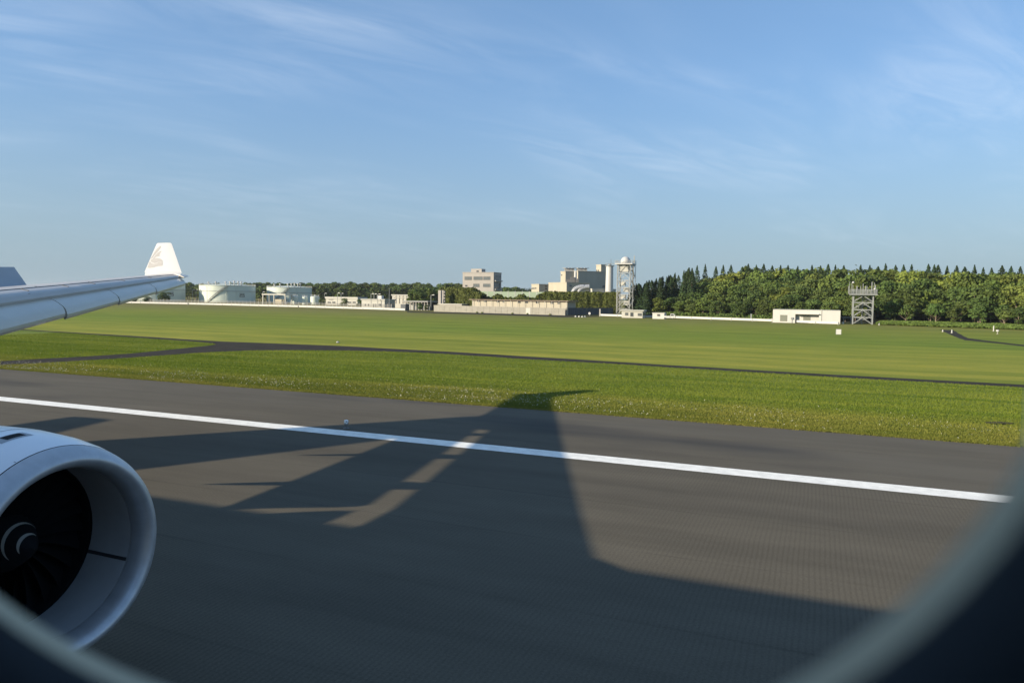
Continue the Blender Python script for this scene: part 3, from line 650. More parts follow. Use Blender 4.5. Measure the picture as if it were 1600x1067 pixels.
# ------------------------------------------------------------------ buildings and structures across the field
class Block:
    """An upright box fixed by three vertical corners seen in the photograph: left, near and right, and the plan angle of its long face."""
    def __init__(s, pl, pm, pr, D, rot=0.0, zt=None, ytop=None, z0=0.0, row=465, depth=None):
        d = ray(pm, row); k = D / (d.x * _v.x + d.y * _v.y); s.N = Vector((d.x * k, d.y * k, 0))
        a = R(rot); s.e1 = Vector((-math.cos(a), -math.sin(a), 0)); s.e2 = Vector((-math.sin(a), math.cos(a), 0))
        def hit(px, e):
            q = ray(px, row)
            return (q.y * s.N.x - q.x * s.N.y) / (q.x * e.y - q.y * e.x)
        s.L1 = abs(hit(pl, s.e1)); s.L2 = depth if depth else abs(hit(pr, s.e2))
        s.z0 = z0; s.z1 = zt if zt is not None else z_at(pm, ytop, s.N)
        s.rot = a
    def corners(s, g=0.0):
        a = s.N - s.e1 * g - s.e2 * g; b = s.N + s.e1 * (s.L1 + g) - s.e2 * g; c = s.N + s.e1 * (s.L1 + g) + s.e2 * (s.L2 + g); d = s.N - s.e1 * g + s.e2 * (s.L2 + g)
        return [b, a, d, c]
    def prism(s, mb, z0=None, z1=None, g=0.0):
        z0 = s.z0 if z0 is None else z0; z1 = s.z1 if z1 is None else z1
        q = s.corners(g); vs = [(p.x, p.y, z0) for p in q] + [(p.x, p.y, z1) for p in q]
        return mb.add(vs, [(3, 2, 1, 0), (4, 5, 6, 7), (0, 1, 5, 4), (1, 2, 6, 5), (2, 3, 7, 6), (3, 0, 4, 7)])
    def ctr(s, z=0): p = s.N + s.e1 * s.L1 / 2 + s.e2 * s.L2 / 2; return Vector((p.x, p.y, z))
    def face(s, side=False):                      # origin, direction along it, outward normal
        return (s.N, s.e2, -s.e1) if side else (s.N, s.e1, -s.e2)
    def on(s, px, py, side=False):
        o, e, n = s.face(side); d = ray(px, py); k = (o - Vector((0, 0, 0))).dot(n) / (d.x * n.x + d.y * n.y)
        p = Vector((d.x * k, d.y * k, 0)); return (p - o).dot(e), EYE.z + d.z * k
    def slab(s, mb, s0, s1, z0, z1, out0, out1, side=False):
        o, e, n = s.face(side); vs = []
        for z in (z0, z1):
            for t, w in ((s0, out0), (s1, out0), (s1, out1), (s0, out1)):
                p = o + e * t + n * w; vs.append((p.x, p.y, z))
        return mb.add(vs, [(3, 2, 1, 0), (4, 5, 6, 7), (0, 1, 5, 4), (1, 2, 6, 5), (2, 3, 7, 6), (3, 0, 4, 7)])
    def window(s, root, px0, py0, px1, py1, side=False, mull=0, frame='frame_dark', glass='window_glass', name='window', fw=0.09):
        a = s.on(px0, py0, side); b = s.on(px1, py1, side); s0, s1 = sorted((a[0], b[0])); z0, z1 = sorted((a[1], b[1]))
        return s.window_m(root, s0, s1, z0, z1, side, mull, frame, glass, name, fw)
    def window_m(s, root, s0, s1, z0, z1, side=False, mull=0, frame='frame_dark', glass='window_glass', name='window', fw=0.09):
        mb = MB()
        s.slab(mb, s0, s1, z1 - fw, z1, -.02, .10, side); s.slab(mb, s0, s1, z0, z0 + fw, -.02, .14, side)
        s.slab(mb, s0, s0 + fw, z0 + fw, z1 - fw, -.02, .10, side); s.slab(mb, s1 - fw, s1, z0 + fw, z1 - fw, -.02, .10, side)
        for k in range(mull):
            t = s0 + (s1 - s0) * (k + 1) / (mull + 1); s.slab(mb, t - fw * .4, t + fw * .4, z0 + fw, z1 - fw, -.02, .09, side)
        f = mb.build(name, frame, root)
        n = mull + 1
        for k in range(n):
            t0 = s0 + (s1 - s0) * k / n; t1 = s0 + (s1 - s0) * (k + 1) / n
            p = MB(); s.slab(p, t0 + fw * .6, t1 - fw * .6, z0 + fw * .8, z1 - fw * .8, -.01, .03, side); p.build('pane', glass, f)
        return f
    def part(s, root, name, m, s0, s1, z0, z1, o0, o1, side=False):
        mb = MB(); s.slab(mb, s0, s1, z0, z1, o0, o1, side); return mb.build(name, m, root)

# --- office block
b = Block(722.6, 771, 783, 325, ytop=426.5)
t = thing('office_building', 'three storey grey office block with a small rooftop cabin standing above the ivy', 'building', b.ctr())
b.prism(MB()).build('wall', 'office', t)
rf = MB(); b.prism(rf, b.z1, b.z1 + .35, .12); rf = rf.build('roof_parapet', 'office', t)
for x0, x1, n_ in ((726, 737.2, 3), (740, 754, 4), (755.4, 766, 3)): b.window(t, x0, 432.2, x1, 437.5, mull=n_, glass='pale_pane')
for x0, x1, n_ in ((739.6, 749, 3), (755, 766, 3)): b.window(t, x0, 443.4, x1, 448.6, mull=n_, glass='pale_pane')
b.window(t, 727, 445.2, 730.2, 447.8)
for z0, z1 in ((.80, .93), (.58, .74), (.34, .50), (.12, .27)):
    b.window_m(t, 1.0, b.L2 - 1.2, b.z1 * z0, b.z1 * z1, True, 3, 'steel_dark', 'window_glass')
for z in (.775, .545, .305): b.part(t, 'balcony', 'office', .4, b.L2 - .5, b.z1 * z, b.z1 * z + .5, 0, .9, True)
c = Block(735.5, 752, 758, 329, zt=z_at(752, 419.5, b.N), z0=b.z1 + .36)
c.prism(MB()).build('rooftop_cabin', 'office', t); c.window(t, 744.5, 422.8, 748, 425.2)

# --- waste plant: cream blocks set at an angle, shaded sides to the right
PR = -42
def block(root, pl, pm, pr, D, yt_, z0=0, name='wall', m='cream', rot=PR):
    q = Block(pl, pm, pr, D, rot, ytop=yt_, z0=z0); q.prism(MB()).build(name, m, root)
    mb = MB(); q.prism(mb, q.z1, q.z1 + .5, .15); mb.build('parapet', m, root); return q
pt = thing('plant_building', 'large cream industrial plant of stepped windowless blocks behind the ivy wall', 'building', Vector((at_depth(890, 465, 380).x, at_depth(890, 465, 380).y, 0)))
q1 = block(pt, 830.2, 842, 859.5, 396, 445.2); q1.window(pt, 831.2, 449.5, 832.6, 452); q1.window(pt, 833.6, 449.2, 835.2, 452); q1.window(pt, 836.6, 449, 838, 451.6); q1.window(pt, 852, 450, 854.4, 452.4, True); q1.window(pt, 852, 442.2 + 4, 854.4, 444.2 + 4, True)
q2 = block(pt, 856.8, 885, 921, 368, 442.4); q2.window(pt, 889.4, 445.6, 893.6, 448, True); q2.window(pt, 901.8, 446, 906, 448.4, True); q2.window(pt, 914, 446.2, 917, 448.6, True)
q3 = block(pt, 875.4, 883, 897, 392, 425.2); q3.window(pt, 877, 429, 878.6, 430.8)
q4 = block(pt, 896, 902.5, 946.5, 392, 424.6); q4.window(pt, 941.5, 445.6, 945.5, 449.6, True)
_q = ray(938.6, 465); _t = (_q.y * q4.N.x - _q.x * q4.N.y) / (_q.x * q4.e2.y - _q.y * q4.e2.x); _p = q4.N + q4.e2 * _t
q5 = block(pt, 930.6, 938.2, 945.8, _p.dot(_v) + 1.2, 414.6, z0=q4.z1 - .2); q5.window(pt, 932, 421.6, 933.4, 424.2); q5.window(pt, 934.6, 421.6, 936, 424.2)
q6 = block(pt, 921, 925, 962, 372, 452.5, m='off_white')
for (a_, b_) in ((882, 897), (901, 917)):
    P0, P1 = at_depth(a_, 424, 398), at_depth(b_, 424, 398); zc_ = z_at((a_ + b_) / 2, 422.4, P0)
    mb = MB(); mb.bar((P0.x, P0.y, zc_), (P1.x, P1.y, zc_), 2.2, 2.0); mb.build('roof_vent', 'roof_grey', pt)
    for k in range(3): 
        p = P0.lerp(P1, (k + .5) / 3); MB().box((p.x, p.y, zc_ + 1.1), (3.6, 2.6, .25), R(PR)).build('vent_cowl', 'roof_grey', pt)
p = at_depth(894, 437, 376)
for dx_, w_, h_ in ((-2.2, 2.0, 2.2), (.2, 2.4, 3.2), (2.6, 1.6, 2.4)): MB().box((p.x + dx_, p.y, q2.z1 + h_ / 2), (w_, 2, h_), R(20)).build('roof_unit', 'steel_dark', pt)
MB().lathe([(0, .7), (5.6, .7), (6.6, .3)], (at_depth(899, 437, 377).x, at_depth(899, 437, 377).y, q2.z1), 14, cap=True).build('roof_pipe', 'steel_white', pt)
for px_ in (896, 904.5):                           # two fat ducts bending out of the side
    pts_ = []
    for k in range(9):
        s_ = k / 8; px2 = px_ + 16 * (1 - math.cos(s_ * math.pi / 2)) ; py2 = 456.5 - 8.2 * math.sin(s_ * math.pi / 2) if s_ < 1 else 448.3
        pts_.append(at_depth(px2, py2, 356))
    MB().tube(pts_, 1.15, 14).build('duct', 'duct', pt)

# --- chimney
p = at_depth(952, 450, 372); zt_ = z_at(952, 416, p)
t = thing('chimney', 'tall plain white cylindrical chimney between cream plant and radar tower', 'chimney', (p.x, p.y, 0))
MB().lathe([(0, 2.05), (zt_ * .5, 1.95), (zt_, 1.78)], (p.x, p.y, 0), 32).build('shaft', 'steel_white', t, smooth=50)
MB().lathe([(zt_, 1.5), (zt_, 2.35), (zt_ + .25, 2.35), (zt_ + .25, .9), (zt_ + 1.0, .9), (zt_ + 1.0, .2)], (p.x, p.y, 0), 24).build('gallery', 'steel_grey', t)
mb = MB()
for i in range(12):
    a = 2 * math.pi * i / 12; mb.bar((p.x + 2.25 * math.cos(a), p.y + 2.25 * math.sin(a), zt_ + .25), (p.x + 2.25 * math.cos(a), p.y + 2.25 * math.sin(a), zt_ + 1.3), .08)
    a2 = 2 * math.pi * (i + 1) / 12; mb.bar((p.x + 2.25 * math.cos(a), p.y + 2.25 * math.sin(a), zt_ + 1.3), (p.x + 2.25 * math.cos(a2), p.y + 2.25 * math.sin(a2), zt_ + 1.3), .08)
mb.build('railing', 'steel_grey', t)
MB().bar((p.x + .6, p.y, zt_ + 1), (p.x + .6, p.y, zt_ + 3.6), .18).build('lightning_rod', 'steel_dark', t)

# --- radar tower with white dome
D_ = 266; cL, cR_ = at_depth(962.2, 490, D_), at_depth(985, 490, D_); cx_, cy_ = (cL.x + cR_.x) / 2, (cL.y + cR_.y) / 2 + 2.0
hw = 2.35; zp = z_at(974, 413.6, (cx_, cy_)); zd = z_at(974, 401, (cx_, cy_))
t = thing('radar_tower', 'steel lattice radar tower carrying a round white dome', 'tower', (cx_, cy_, 0))
lv = [0, .14 * zp, .28 * zp, .42 * zp, .56 * zp, .70 * zp, .84 * zp, zp]
cn = [(-hw, -hw), (hw, -hw), (hw, hw), (-hw, hw)]
for x_, y_ in cn: MB().bar((cx_ + x_, cy_ + y_, 0), (cx_ + x_, cy_ + y_, zp), .32, seg=8).build('leg', 'tower_grey', t)
for k in range(len(lv) - 1):
    for i in range(4):
        (xa, ya), (xb, yb) = cn[i], cn[(i + 1) % 4]; zm = (lv[k] + lv[k + 1]) / 2
        MB().bar((cx_ + xa, cy_ + ya, lv[k + 1] - .2), (cx_ + xb, cy_ + yb, lv[k + 1] - .2), .15).build('cross_beam', 'tower_grey', t)
        mb = MB(); mid_ = ((xa + xb) / 2, (ya + yb) / 2)
        mb.bar((cx_ + xa, cy_ + ya, lv[k]), (cx_ + mid_[0], cy_ + mid_[1], lv[k + 1] - .2), .15); mb.bar((cx_ + xb, cy_ + yb, lv[k]), (cx_ + mid_[0], cy_ + mid_[1], lv[k + 1] - .2), .15)
        mb.build('brace', 'tower_grey', t)
MB().box((cx_ - .3, cy_, (lv[6] + zp) / 2), (3.4, 3.4, zp - lv[6] - .5)).build('equipment_room', 'off_white', t)
for k, (x_, z_) in enumerate(((-.8, .62), (.7, .50), (-.5, .36), (.9, .24))): MB().box((cx_ + x_, cy_ - .6, z_ * zp), (1.9, 1.6, 1.5)).build('equipment_cabinet', 'off_white', t)
MB().box((cx_, cy_, zp + .2), (2 * hw + 1.7, 2 * hw + 1.7, .4)).build('platform', 'steel_white', t)
mb = MB(); e_ = hw + .8
for i in range(4):
    (xa, ya), (xb, yb) = [(s1 * e_, s2 * e_) for s1, s2 in ((-1, -1), (1, -1), (1, 1), (-1, 1))][i], [(s1 * e_, s2 * e_) for s1, s2 in ((1, -1), (1, 1), (-1, 1), (-1, -1))][i]
    for z_ in (.9, 1.4): mb.bar((cx_ + xa, cy_ + ya, zp + z_), (cx_ + xb, cy_ + yb, zp + z_), .07)
    for k in range(6): mb.bar((cx_ + xa + (xb - xa) * k / 6, cy_ + ya + (yb - ya) * k / 6, zp + .4), (cx_ + xa + (xb - xa) * k / 6, cy_ + ya + (yb - ya) * k / 6, zp + 1.4), .07)
mb.build('railing', 'tower_grey', t)
rd = 1.78; zc_ = zd - rd
MB().lathe([(-rd * math.cos(a), rd * math.sin(a)) for a in [R(34 + 146 * k / 18) if k < 18 else R(179.6) for k in range(19)]], (cx_, cy_, zc_), 32).build('radar_dome', 'steel_white', t, smooth=60)
MB().lathe([(0, 1.25), (zc_ - zp - .4 - 1.3, 1.25)], (cx_, cy_, zp + .4), 20, cap=True).build('dome_base', 'off_white', t)
mb = MB()                                          # stair cage up the right flank
for k in range(9):
    za, zb = zp * k / 9, zp * (k + 1) / 9; ya, yb = ((-1.6, 1.6) if k % 2 == 0 else (1.6, -1.6))
    mb.bar((cx_ + hw + .55, cy_ + ya, za), (cx_ + hw + .55, cy_ + yb, zb), .5, .16); mb.bar((cx_ + hw + .55, cy_ + ya, za + 1), (cx_ + hw + .55, cy_ + yb, zb + 1), .08)
for y_ in (-1.8, 1.8): mb.bar((cx_ + hw + .95, cy_ + y_, 0), (cx_ + hw + .95, cy_ + y_, zp), .16)
mb.build('stair', 'steel_grey', t)
MB().bar((cx_ + e_, cy_, zp + .4), (cx_ + e_, cy_, zp + 3.2), .3).build('aerial', 'steel_grey', t)

# --- fuel tanks
def tank(pl, pr, ytop, ybase_D, label, mark_px=None, stair=True):
    pc = (pl + pr) / 2; c = at_depth(pc, 465, ybase_D); r_ = (at_depth(pr, 465, ybase_D) - at_depth(pl, 465, ybase_D)).length / 2
    H = z_at(pc, ytop + .6, (c.x + (EYE.x - c.x) / c.length * r_, c.y + (EYE.y - c.y) / c.length * r_))
    t = thing('fuel_tank', label, 'storage tank', (c.x, c.y, 0), 'big fuel storage tanks')
    MB().lathe([(0, r_), (H, r_)], (c.x, c.y, 0), 96).build('shell', 'tank_green', t, smooth=50)
    MB().lathe([(H, r_), (H + .9, r_ * .5), (H + 1.3, .1)], (c.x, c.y, 0), 64).build('roof', 'tank_green', t, smooth=50)
    MB().lathe([(H * .66, r_), (H * .66, r_ + .28), (H * .66 + .22, r_ + .28), (H * .66 + .22, r_)], (c.x, c.y, 0), 96).build('wind_girder', 'steel_grey', t)
    MB().lathe([(H - .1, r_), (H - .1, r_ + .22), (H + .12, r_ + .22), (H + .12, r_)], (c.x, c.y, 0), 96).build('top_ring', 'tank_green', t)
    mb = MB()
    for i in range(72):
        a, a2 = 2 * math.pi * i / 72, 2 * math.pi * (i + 1) / 72; P = lambda a_, z_: (c.x + (r_ - .1) * math.cos(a_), c.y + (r_ - .1) * math.sin(a_), z_)
        mb.bar(P(a, H), P(a, H + 1.1), .05); mb.bar(P(a, H + 1.1), P(a2, H + 1.1), .05); mb.bar(P(a, H + .6), P(a2, H + .6), .04)
    mb.build('railing', 'steel_white', t)
    toc = math.atan2(-c.y, -c.x)                    # plan direction from the tank to the eye
    if stair:
        mb = MB(); mr = MB(); n = 30
        for i in range(n):
            s_ = (i + .5) / n; a = toc - R(43) + R(44) * s_; z_ = H * s_
            for rr_ in (r_ + .12, r_ + .62):
                a2 = toc - R(43) + R(44) * (i + 1.5) / n
                mr.bar((c.x + rr_ * math.cos(a), c.y + rr_ * math.sin(a), z_ + 1.05), (c.x + rr_ * math.cos(a2), c.y + rr_ * math.sin(a2), z_ + 1.05 + H / n), .09)
                if i % 4 == 0: mr.bar((c.x + rr_ * math.cos(a), c.y + rr_ * math.sin(a), z_), (c.x + rr_ * math.cos(a), c.y + rr_ * math.sin(a), z_ + 1.05), .07)
            mb.box((c.x + (r_ + .36) * math.cos(a), c.y + (r_ + .36) * math.sin(a), z_), (.56, 1.05, .12), a)
        mb.build('stair_flight', 'steel_grey', t); mr.build('handrail', 'steel_grey', t)
    for k, (da, rr_, h_) in enumerate(((.12, .78, 1.9), (-.08, .9, 1.7), (.30, .86, 2.2), (.45, .93, 2.0), (.62, .9, 1.8), (-.5, .92, 1.6), (-.9, .9, 1.4))):
        a = toc + da * .9; q = (c.x + r_ * rr_ * math.cos(a), c.y + r_ * rr_ * math.sin(a), H + .2)
        MB().lathe([(0, .3), (h_, .3), (h_, .62), (h_ + .5, .62), (h_ + .75, .1)], q, 10).build('roof_vent', 'steel_white', t)
    if mark_px:
        a = toc + mark_px
        P = lambda dx_, z_, o=.05: (c.x + (r_ + o) * math.cos(a + dx_ / r_), c.y + (r_ + o) * math.sin(a + dx_ / r_), z_)
        mb = MB()
        for dx_ in (-1.3, -.5, .5, 1.3): mb.bar(P(dx_, H * .44), P(dx_, H * .56), .3)
        for z_ in (.43, .345): mb.bar(P(-1.6, H * z_), P(1.6, H * z_), .3)
        mb.bar(P(-1.5, H * .33), P(-1.5, H * .43), .3); mb.bar(P(1.5, H * .33), P(1.5, H * .43), .3)
        mb.build('tank_mark', 'steel_dark', t)
    for da in (-.05, .32): 
        a = toc + da; MB().bar((c.x + (r_ + .18) * math.cos(a), c.y + (r_ + .18) * math.sin(a), 0), (c.x + (r_ + .18) * math.cos(a), c.y + (r_ + .18) * math.sin(a), H), .2, seg=8).build('riser_pipe', 'tank_green', t)
    return t
tank(204, 286, 443.0, 470, 'pale green fuel tank half hidden behind the wing tip', .50, False)
tank(314.6, 397, 445.6, 480, 'wide pale green fuel tank just right of the wing tip with a slanting stair', .52)
tank(418.6, 486, 448.6, 500, 'pale green fuel tank behind the flat white canopy and small round tanks', None)
for pl, pr, yt_, lab in ((457, 465.4, 462.4, 'small upright white tank against the big tank, nearest the white canopy'), (472.2, 480.6, 463.6, 'small upright white tank in the middle of the row of three'), (485.2, 499, 462.6, 'fattest of the three small upright white tanks, beside the low white building')):
    c = at_depth(pl / 2 + pr / 2, 470, 428); r_ = (pr - pl) / 2 * 428 / F; H = z_at((pl + pr) / 2, yt_, c)
    t = thing('small_tank', lab, 'storage tank', (c.x, c.y, 0), 'small upright tanks')
    MB().lathe([(0, r_), (H * .93, r_), (H, r_ * .5), (H, .05)], (c.x, c.y, 0), 28).build('shell', 'tank_green', t, smooth=40)
    MB().lathe([(H, .25), (H + .9, .25), (H + .9, .05)], (c.x, c.y, 0), 10).build('vent', 'steel_white', t)
    mb = MB()
    for i in range(16):
        a, a2 = 2 * math.pi * i / 16, 2 * math.pi * (i + 1) / 16
        mb.bar((c.x + r_ * .9 * math.cos(a), c.y + r_ * .9 * math.sin(a), H * .93), (c.x + r_ * .9 * math.cos(a), c.y + r_ * .9 * math.sin(a), H + .8), .05); mb.bar((c.x + r_ * .9 * math.cos(a), c.y + r_ * .9 * math.sin(a), H + .8), (c.x + r_ * .9 * math.cos(a2), c.y + r_ * .9 * math.sin(a2), H + .8), .05)
    mb.build('railing', 'steel_white', t)

def simple_building(name, label, pl, pm, pr, D, ytop, m='off_white', roof='off_white', over=.35, rot=0, depth=None, rt=.4):
    b = Block(pl, pm, pr, D, rot, ytop=ytop, depth=depth); t = thing(name, label, 'building', b.ctr())
    b.prism(MB(), 0, b.z1 - rt).build('wall', m, t); mb = MB(); b.prism(mb, b.z1 - rt, b.z1, over); mb.build('roof', roof, t); return b, t
# canopy over the pump yard
b = Block(409, 446, 457.5, 420, zt=0); zc_ = z_at(430, 459.2, b.N)
t = thing('canopy', 'flat white canopy on posts in front of the second whole fuel tank', 'canopy', b.ctr())
mb = MB(); b.prism(mb, zc_ - .7, zc_); mb.build('roof', 'off_white', t)
for q in b.corners(-.5) + [(b.corners(-.5)[0] + b.corners(-.5)[1]) / 2]: MB().bar((q.x, q.y, 0), (q.x, q.y, zc_ - .7), .5).build('post', 'off_white', t)
p = b.ctr(); MB().box((p.x + 1, p.y + 2, 1.4), (6, 3, 2.8)).build('pump_cabinet', 'cream', t)
# low white buildings
b, t = simple_building('store_building', 'long low white building with a deep flat roof beside the small round tanks', 509.2, 558.6, 560, 410, 464.4, rt=1.1, depth=9)
for x0, x1 in ((512, 517), (519, 524), (543, 549), (551, 556)): b.window(t, x0, 471.4, x1, 473.6)
b.part(t, 'name_strip', 'steel_dark', 6.2 + 10, 9.4 + 10, b.z1 - 1.9, b.z1 - 1.5, 0, .05)
b, t = simple_building('workshop_building', 'white flat roofed workshop with two dark doorways behind the mesh fence', 565, 601, 617.4, 330, 467.6, rt=.5)
for x0, x1 in ((582.6, 585), (586, 588)): b.window(t, x0, 474.5, x1, 480.2, name='door', frame='off_white', glass='frame_dark')
for x0, x1 in ((570, 571.6), (575, 576.6), (591.6, 596)): b.window(t, x0, 474.8, x1, 478)
for x0, x1 in ((604, 607), (609, 611.4), (613, 615.6)): b.window(t, x0, 473, x1, 479, True, frame='off_white', glass='pale_pane')
MB().box((b.ctr().x + 1, b.ctr().y, b.z1 + .8), (2.4, 2, 1.6)).build('roof_unit', 'steel_white', t)
b, t = simple_building('station_building', 'two storey white building with a shaded grey side above the carport', 612.8, 646.6, 662, 345, 460.6, rt=.5)
for k in range(5): b.part(t, 'pilaster', 'cream', 2 + k * 1.9, 2.4 + k * 1.9, b.z1 * .35, b.z1 - .5, 0, .25)
b.window(t, 616.6, 464.6, 618.2, 466.2); b.window(t, 637, 468, 640, 472, glass='pale_pane'); b.window(t, 642, 468, 645, 472, glass='pale_pane')
b.window(t, 648.6, 463.6, 651, 466.4, True); b.window(t, 656, 463.6, 659, 466.4, True)
b.part(t, 'cornice', 'off_white', .2, b.L1 - .2, b.z1 - 1.5, b.z1 - 1.2, 0, .3)
# the shaded carport
b = Block(630, 668, 678.5, 300, zt=0, depth=8); zc_ = z_at(655, 470.4, b.N)
t = thing('carport', 'grey carport with white posts and shaded bays beside the grey block wall', 'carport', b.ctr())
mb = MB(); b.prism(mb, zc_ - .45, zc_, .3); mb.build('roof', 'roof_grey', t)
b.part(t, 'back_wall', 'fence_blue', 0, b.L1, 0, zc_ - .46, -b.L2, -b.L2 + .2)
for k in range(9): b.part(t, 'post', 'office', b.L1 * k / 8.6, b.L1 * k / 8.6 + .28, 0, zc_ - .46, -.4, -.1)
for k in range(4): b.part(t, 'shutter', 'steel_grey', .8 + k * 2.5, 3.0 + k * 2.5, 0, zc_ - 1.0, -3.3, -3.2)
c = Block(626, 633.6, 636, 292, ytop=474.8, depth=3); t = thing('site_cabin', 'small dark blue cabin at the end of the white road barrier', 'cabin', c.ctr())
c.prism(MB(), 0, c.z1 - .2).build('wall', 'fence_blue', t); mb = MB(); c.prism(mb, c.z1 - .2, c.z1, .15); mb.build('roof', 'off_white', t)

# --- grey block wall with the barrack behind
A_, B_ = G(678, 486.8), G(883.2, 492.8); d_ = (B_ - A_); L = d_.length; d_.normalize(); n_ = Vector((-d_.y, d_.x, 0)); rz = math.atan2(d_.y, d_.x)
Hw = 2.35
t = thing('block_wall', 'long low grey block wall across the edge of the grass field', 'wall', (A_ + d_ * L / 2))
npan = 22
for k in range(npan):
    p = A_ + d_ * (L * (k + .5) / npan); MB().box((p.x, p.y, Hw / 2), (L / npan - .05, .22, Hw), rz).build('wall_panel', 'wall_grey', t)
mb = MB(); p = A_ + d_ * L / 2; mb.box((p.x, p.y, Hw + .05), (L + .2, .34, .1), rz); mb.build('coping', 'concrete', t)
p = A_ + d_ * (L * (825.4 - 678) / (883.2 - 678) * 1.035); MB().box((p.x - n_.x * .14, p.y - n_.y * .14, 1.12), (1.9, .1, 2.24), rz).build('gate', 'off_white', t)
for kx in (.36, .40, .63, .74, .90): 
    p = A_ + d_ * L * kx - n_ * .5; MB().add([(p.x + .5 * math.cos(a) * (1 + .3 * math.sin(3 * a)), p.y + .3 * math.sin(a), 0) for a in [k * .785 for k in range(8)]] + [(p.x, p.y, .6)], [(i, (i + 1) % 8, 8) for i in range(8)]).build('weed_tuft', 'ivy', t)
b = Block(738, 886.5, 889.5, 252, rot=math.degrees(rz), ytop=470.0, depth=6)
t = thing('barrack', 'long single storey cream hut with a thin brown roof behind the grey wall', 'building', b.ctr())
b.prism(MB(), 0, b.z1 - .3).build('wall', 'cream', t)
mb = MB(); b.prism(mb, b.z1 - .25, b.z1, .9); mb.build('roof', 'roof_brown', t)
for x0, x1 in ((746, 749.6), (756, 760), (776, 780), (785.4, 788.2), (809.4, 813.6), (820.6, 825), (837.4, 841.4), (860.2, 864.2), (871.2, 875)):
    yy_ = 466.4 + (x0 - 735) / 152 * 4.2; b.window(t, x0, yy_ + 1.6, x1, yy_ + 5.0, glass='window_glass')
for k in range(15): b.part(t, 'post', 'off_white', b.L1 * k / 14.2, b.L1 * k / 14.2 + .12, 0, b.z1 - .3, .55, .67)
c = Block(685.4, 721.6, 723, 285, rot=math.degrees(rz), ytop=475.0, depth=4)
t = thing('low_shelter', 'flat pale roofed shelter just showing over the left end of the grey wall', 'shelter', c.ctr()); c.prism(MB(), 0, c.z1 - .3).build('wall', 'office', t); mb = MB(); c.prism(mb, c.z1 - .3, c.z1, .3); mb.build('roof', 'off_white', t)
for x0, x1, lab in ((684.6, 688.7, 'smooth pale concrete pillar, left of the two behind the grey wall'), (689.3, 692.9, 'concrete pillar with stepped edge, the right one of the two behind the grey wall')):
    c = Block(x0, x1, x1 + .6, 292, ytop=453.6, depth=1.2); t = thing('concrete_pillar', lab, 'pillar', c.ctr(), 'concrete pillars behind the grey wall'); c.prism(MB()).build('shaft', 'office', t)
    if x0 > 689:
        for k in range(4): c.part(t, 'bracket', 'office', -.5, 0, c.z1 - 1.0 - k * 1.2, c.z1 - .4 - k * 1.2, -.9, -.1)
# dark corrugated fence to the right of it
A2, B2 = G(885.5, 492.2), G(953, 490.6); A2 = at_depth(884.8, 490, 252); B2 = at_depth(958, 490, 268); A2.z = B2.z = 0; d2 = B2 - A2; L2 = d2.length; d2.normalize(); zt_ = z_at(885, 481.2, A2)
t = thing('corrugated_fence', 'dark blue corrugated metal fence between the grey wall and the radar tower', 'fence', A2 + d2 * L2 / 2)
np_ = 12
for k in range(np_):
    a = A2 + d2 * (L2 * k / np_); c_ = A2 + d2 * (L2 * (k + .97) / np_); mb = MB(); m_ = 8; nn = Vector((-d2.y, d2.x, 0)); vs = []
    for i in range(m_ + 1):
        q = a.lerp(c_, i / m_) + nn * (.06 if i % 2 else -.06); vs += [(q.x, q.y, 0.05), (q.x, q.y, zt_)]
    mb.add(vs, [(2 * i, 2 * i + 2, 2 * i + 3, 2 * i + 1) for i in range(m_)]); mb.build('fence_panel', 'fence_blue', t)
mb = MB(); mb.bar((A2.x, A2.y, zt_), (B2.x, B2.y, zt_), .12); mb.build('top_rail', 'steel_dark', t)

# --- pale green noise fence and ivy on it
A3, B3 = at_depth(700, 470, 312), at_depth(862, 470, 287); A3.z = B3.z = 0; d3 = B3 - A3; L3 = d3.length; d3.normalize(); zt_ = z_at(790, 455.6, A3.lerp(B3, .55)); rz3 = math.atan2(d3.y, d3.x)
t = thing('noise_fence', 'tall pale green panel fence between grey posts behind the barrack', 'fence', A3 + d3 * L3 / 2)
for k in range(15):
    p = A3 + d3 * (L3 * (k + .5) / 15)
    for j in range(3): MB().box((p.x, p.y, zt_ * (j + .5) / 3), (L3 / 15 - .25, .12, zt_ / 3 - .04), rz3).build('fence_panel', 'fence_green', t)
for k in range(16): p = A3 + d3 * (L3 * k / 15); MB().box((p.x, p.y, zt_ / 2 + .1), (.24, .26, zt_ + .2), rz3).build('post', 'steel_grey', t)

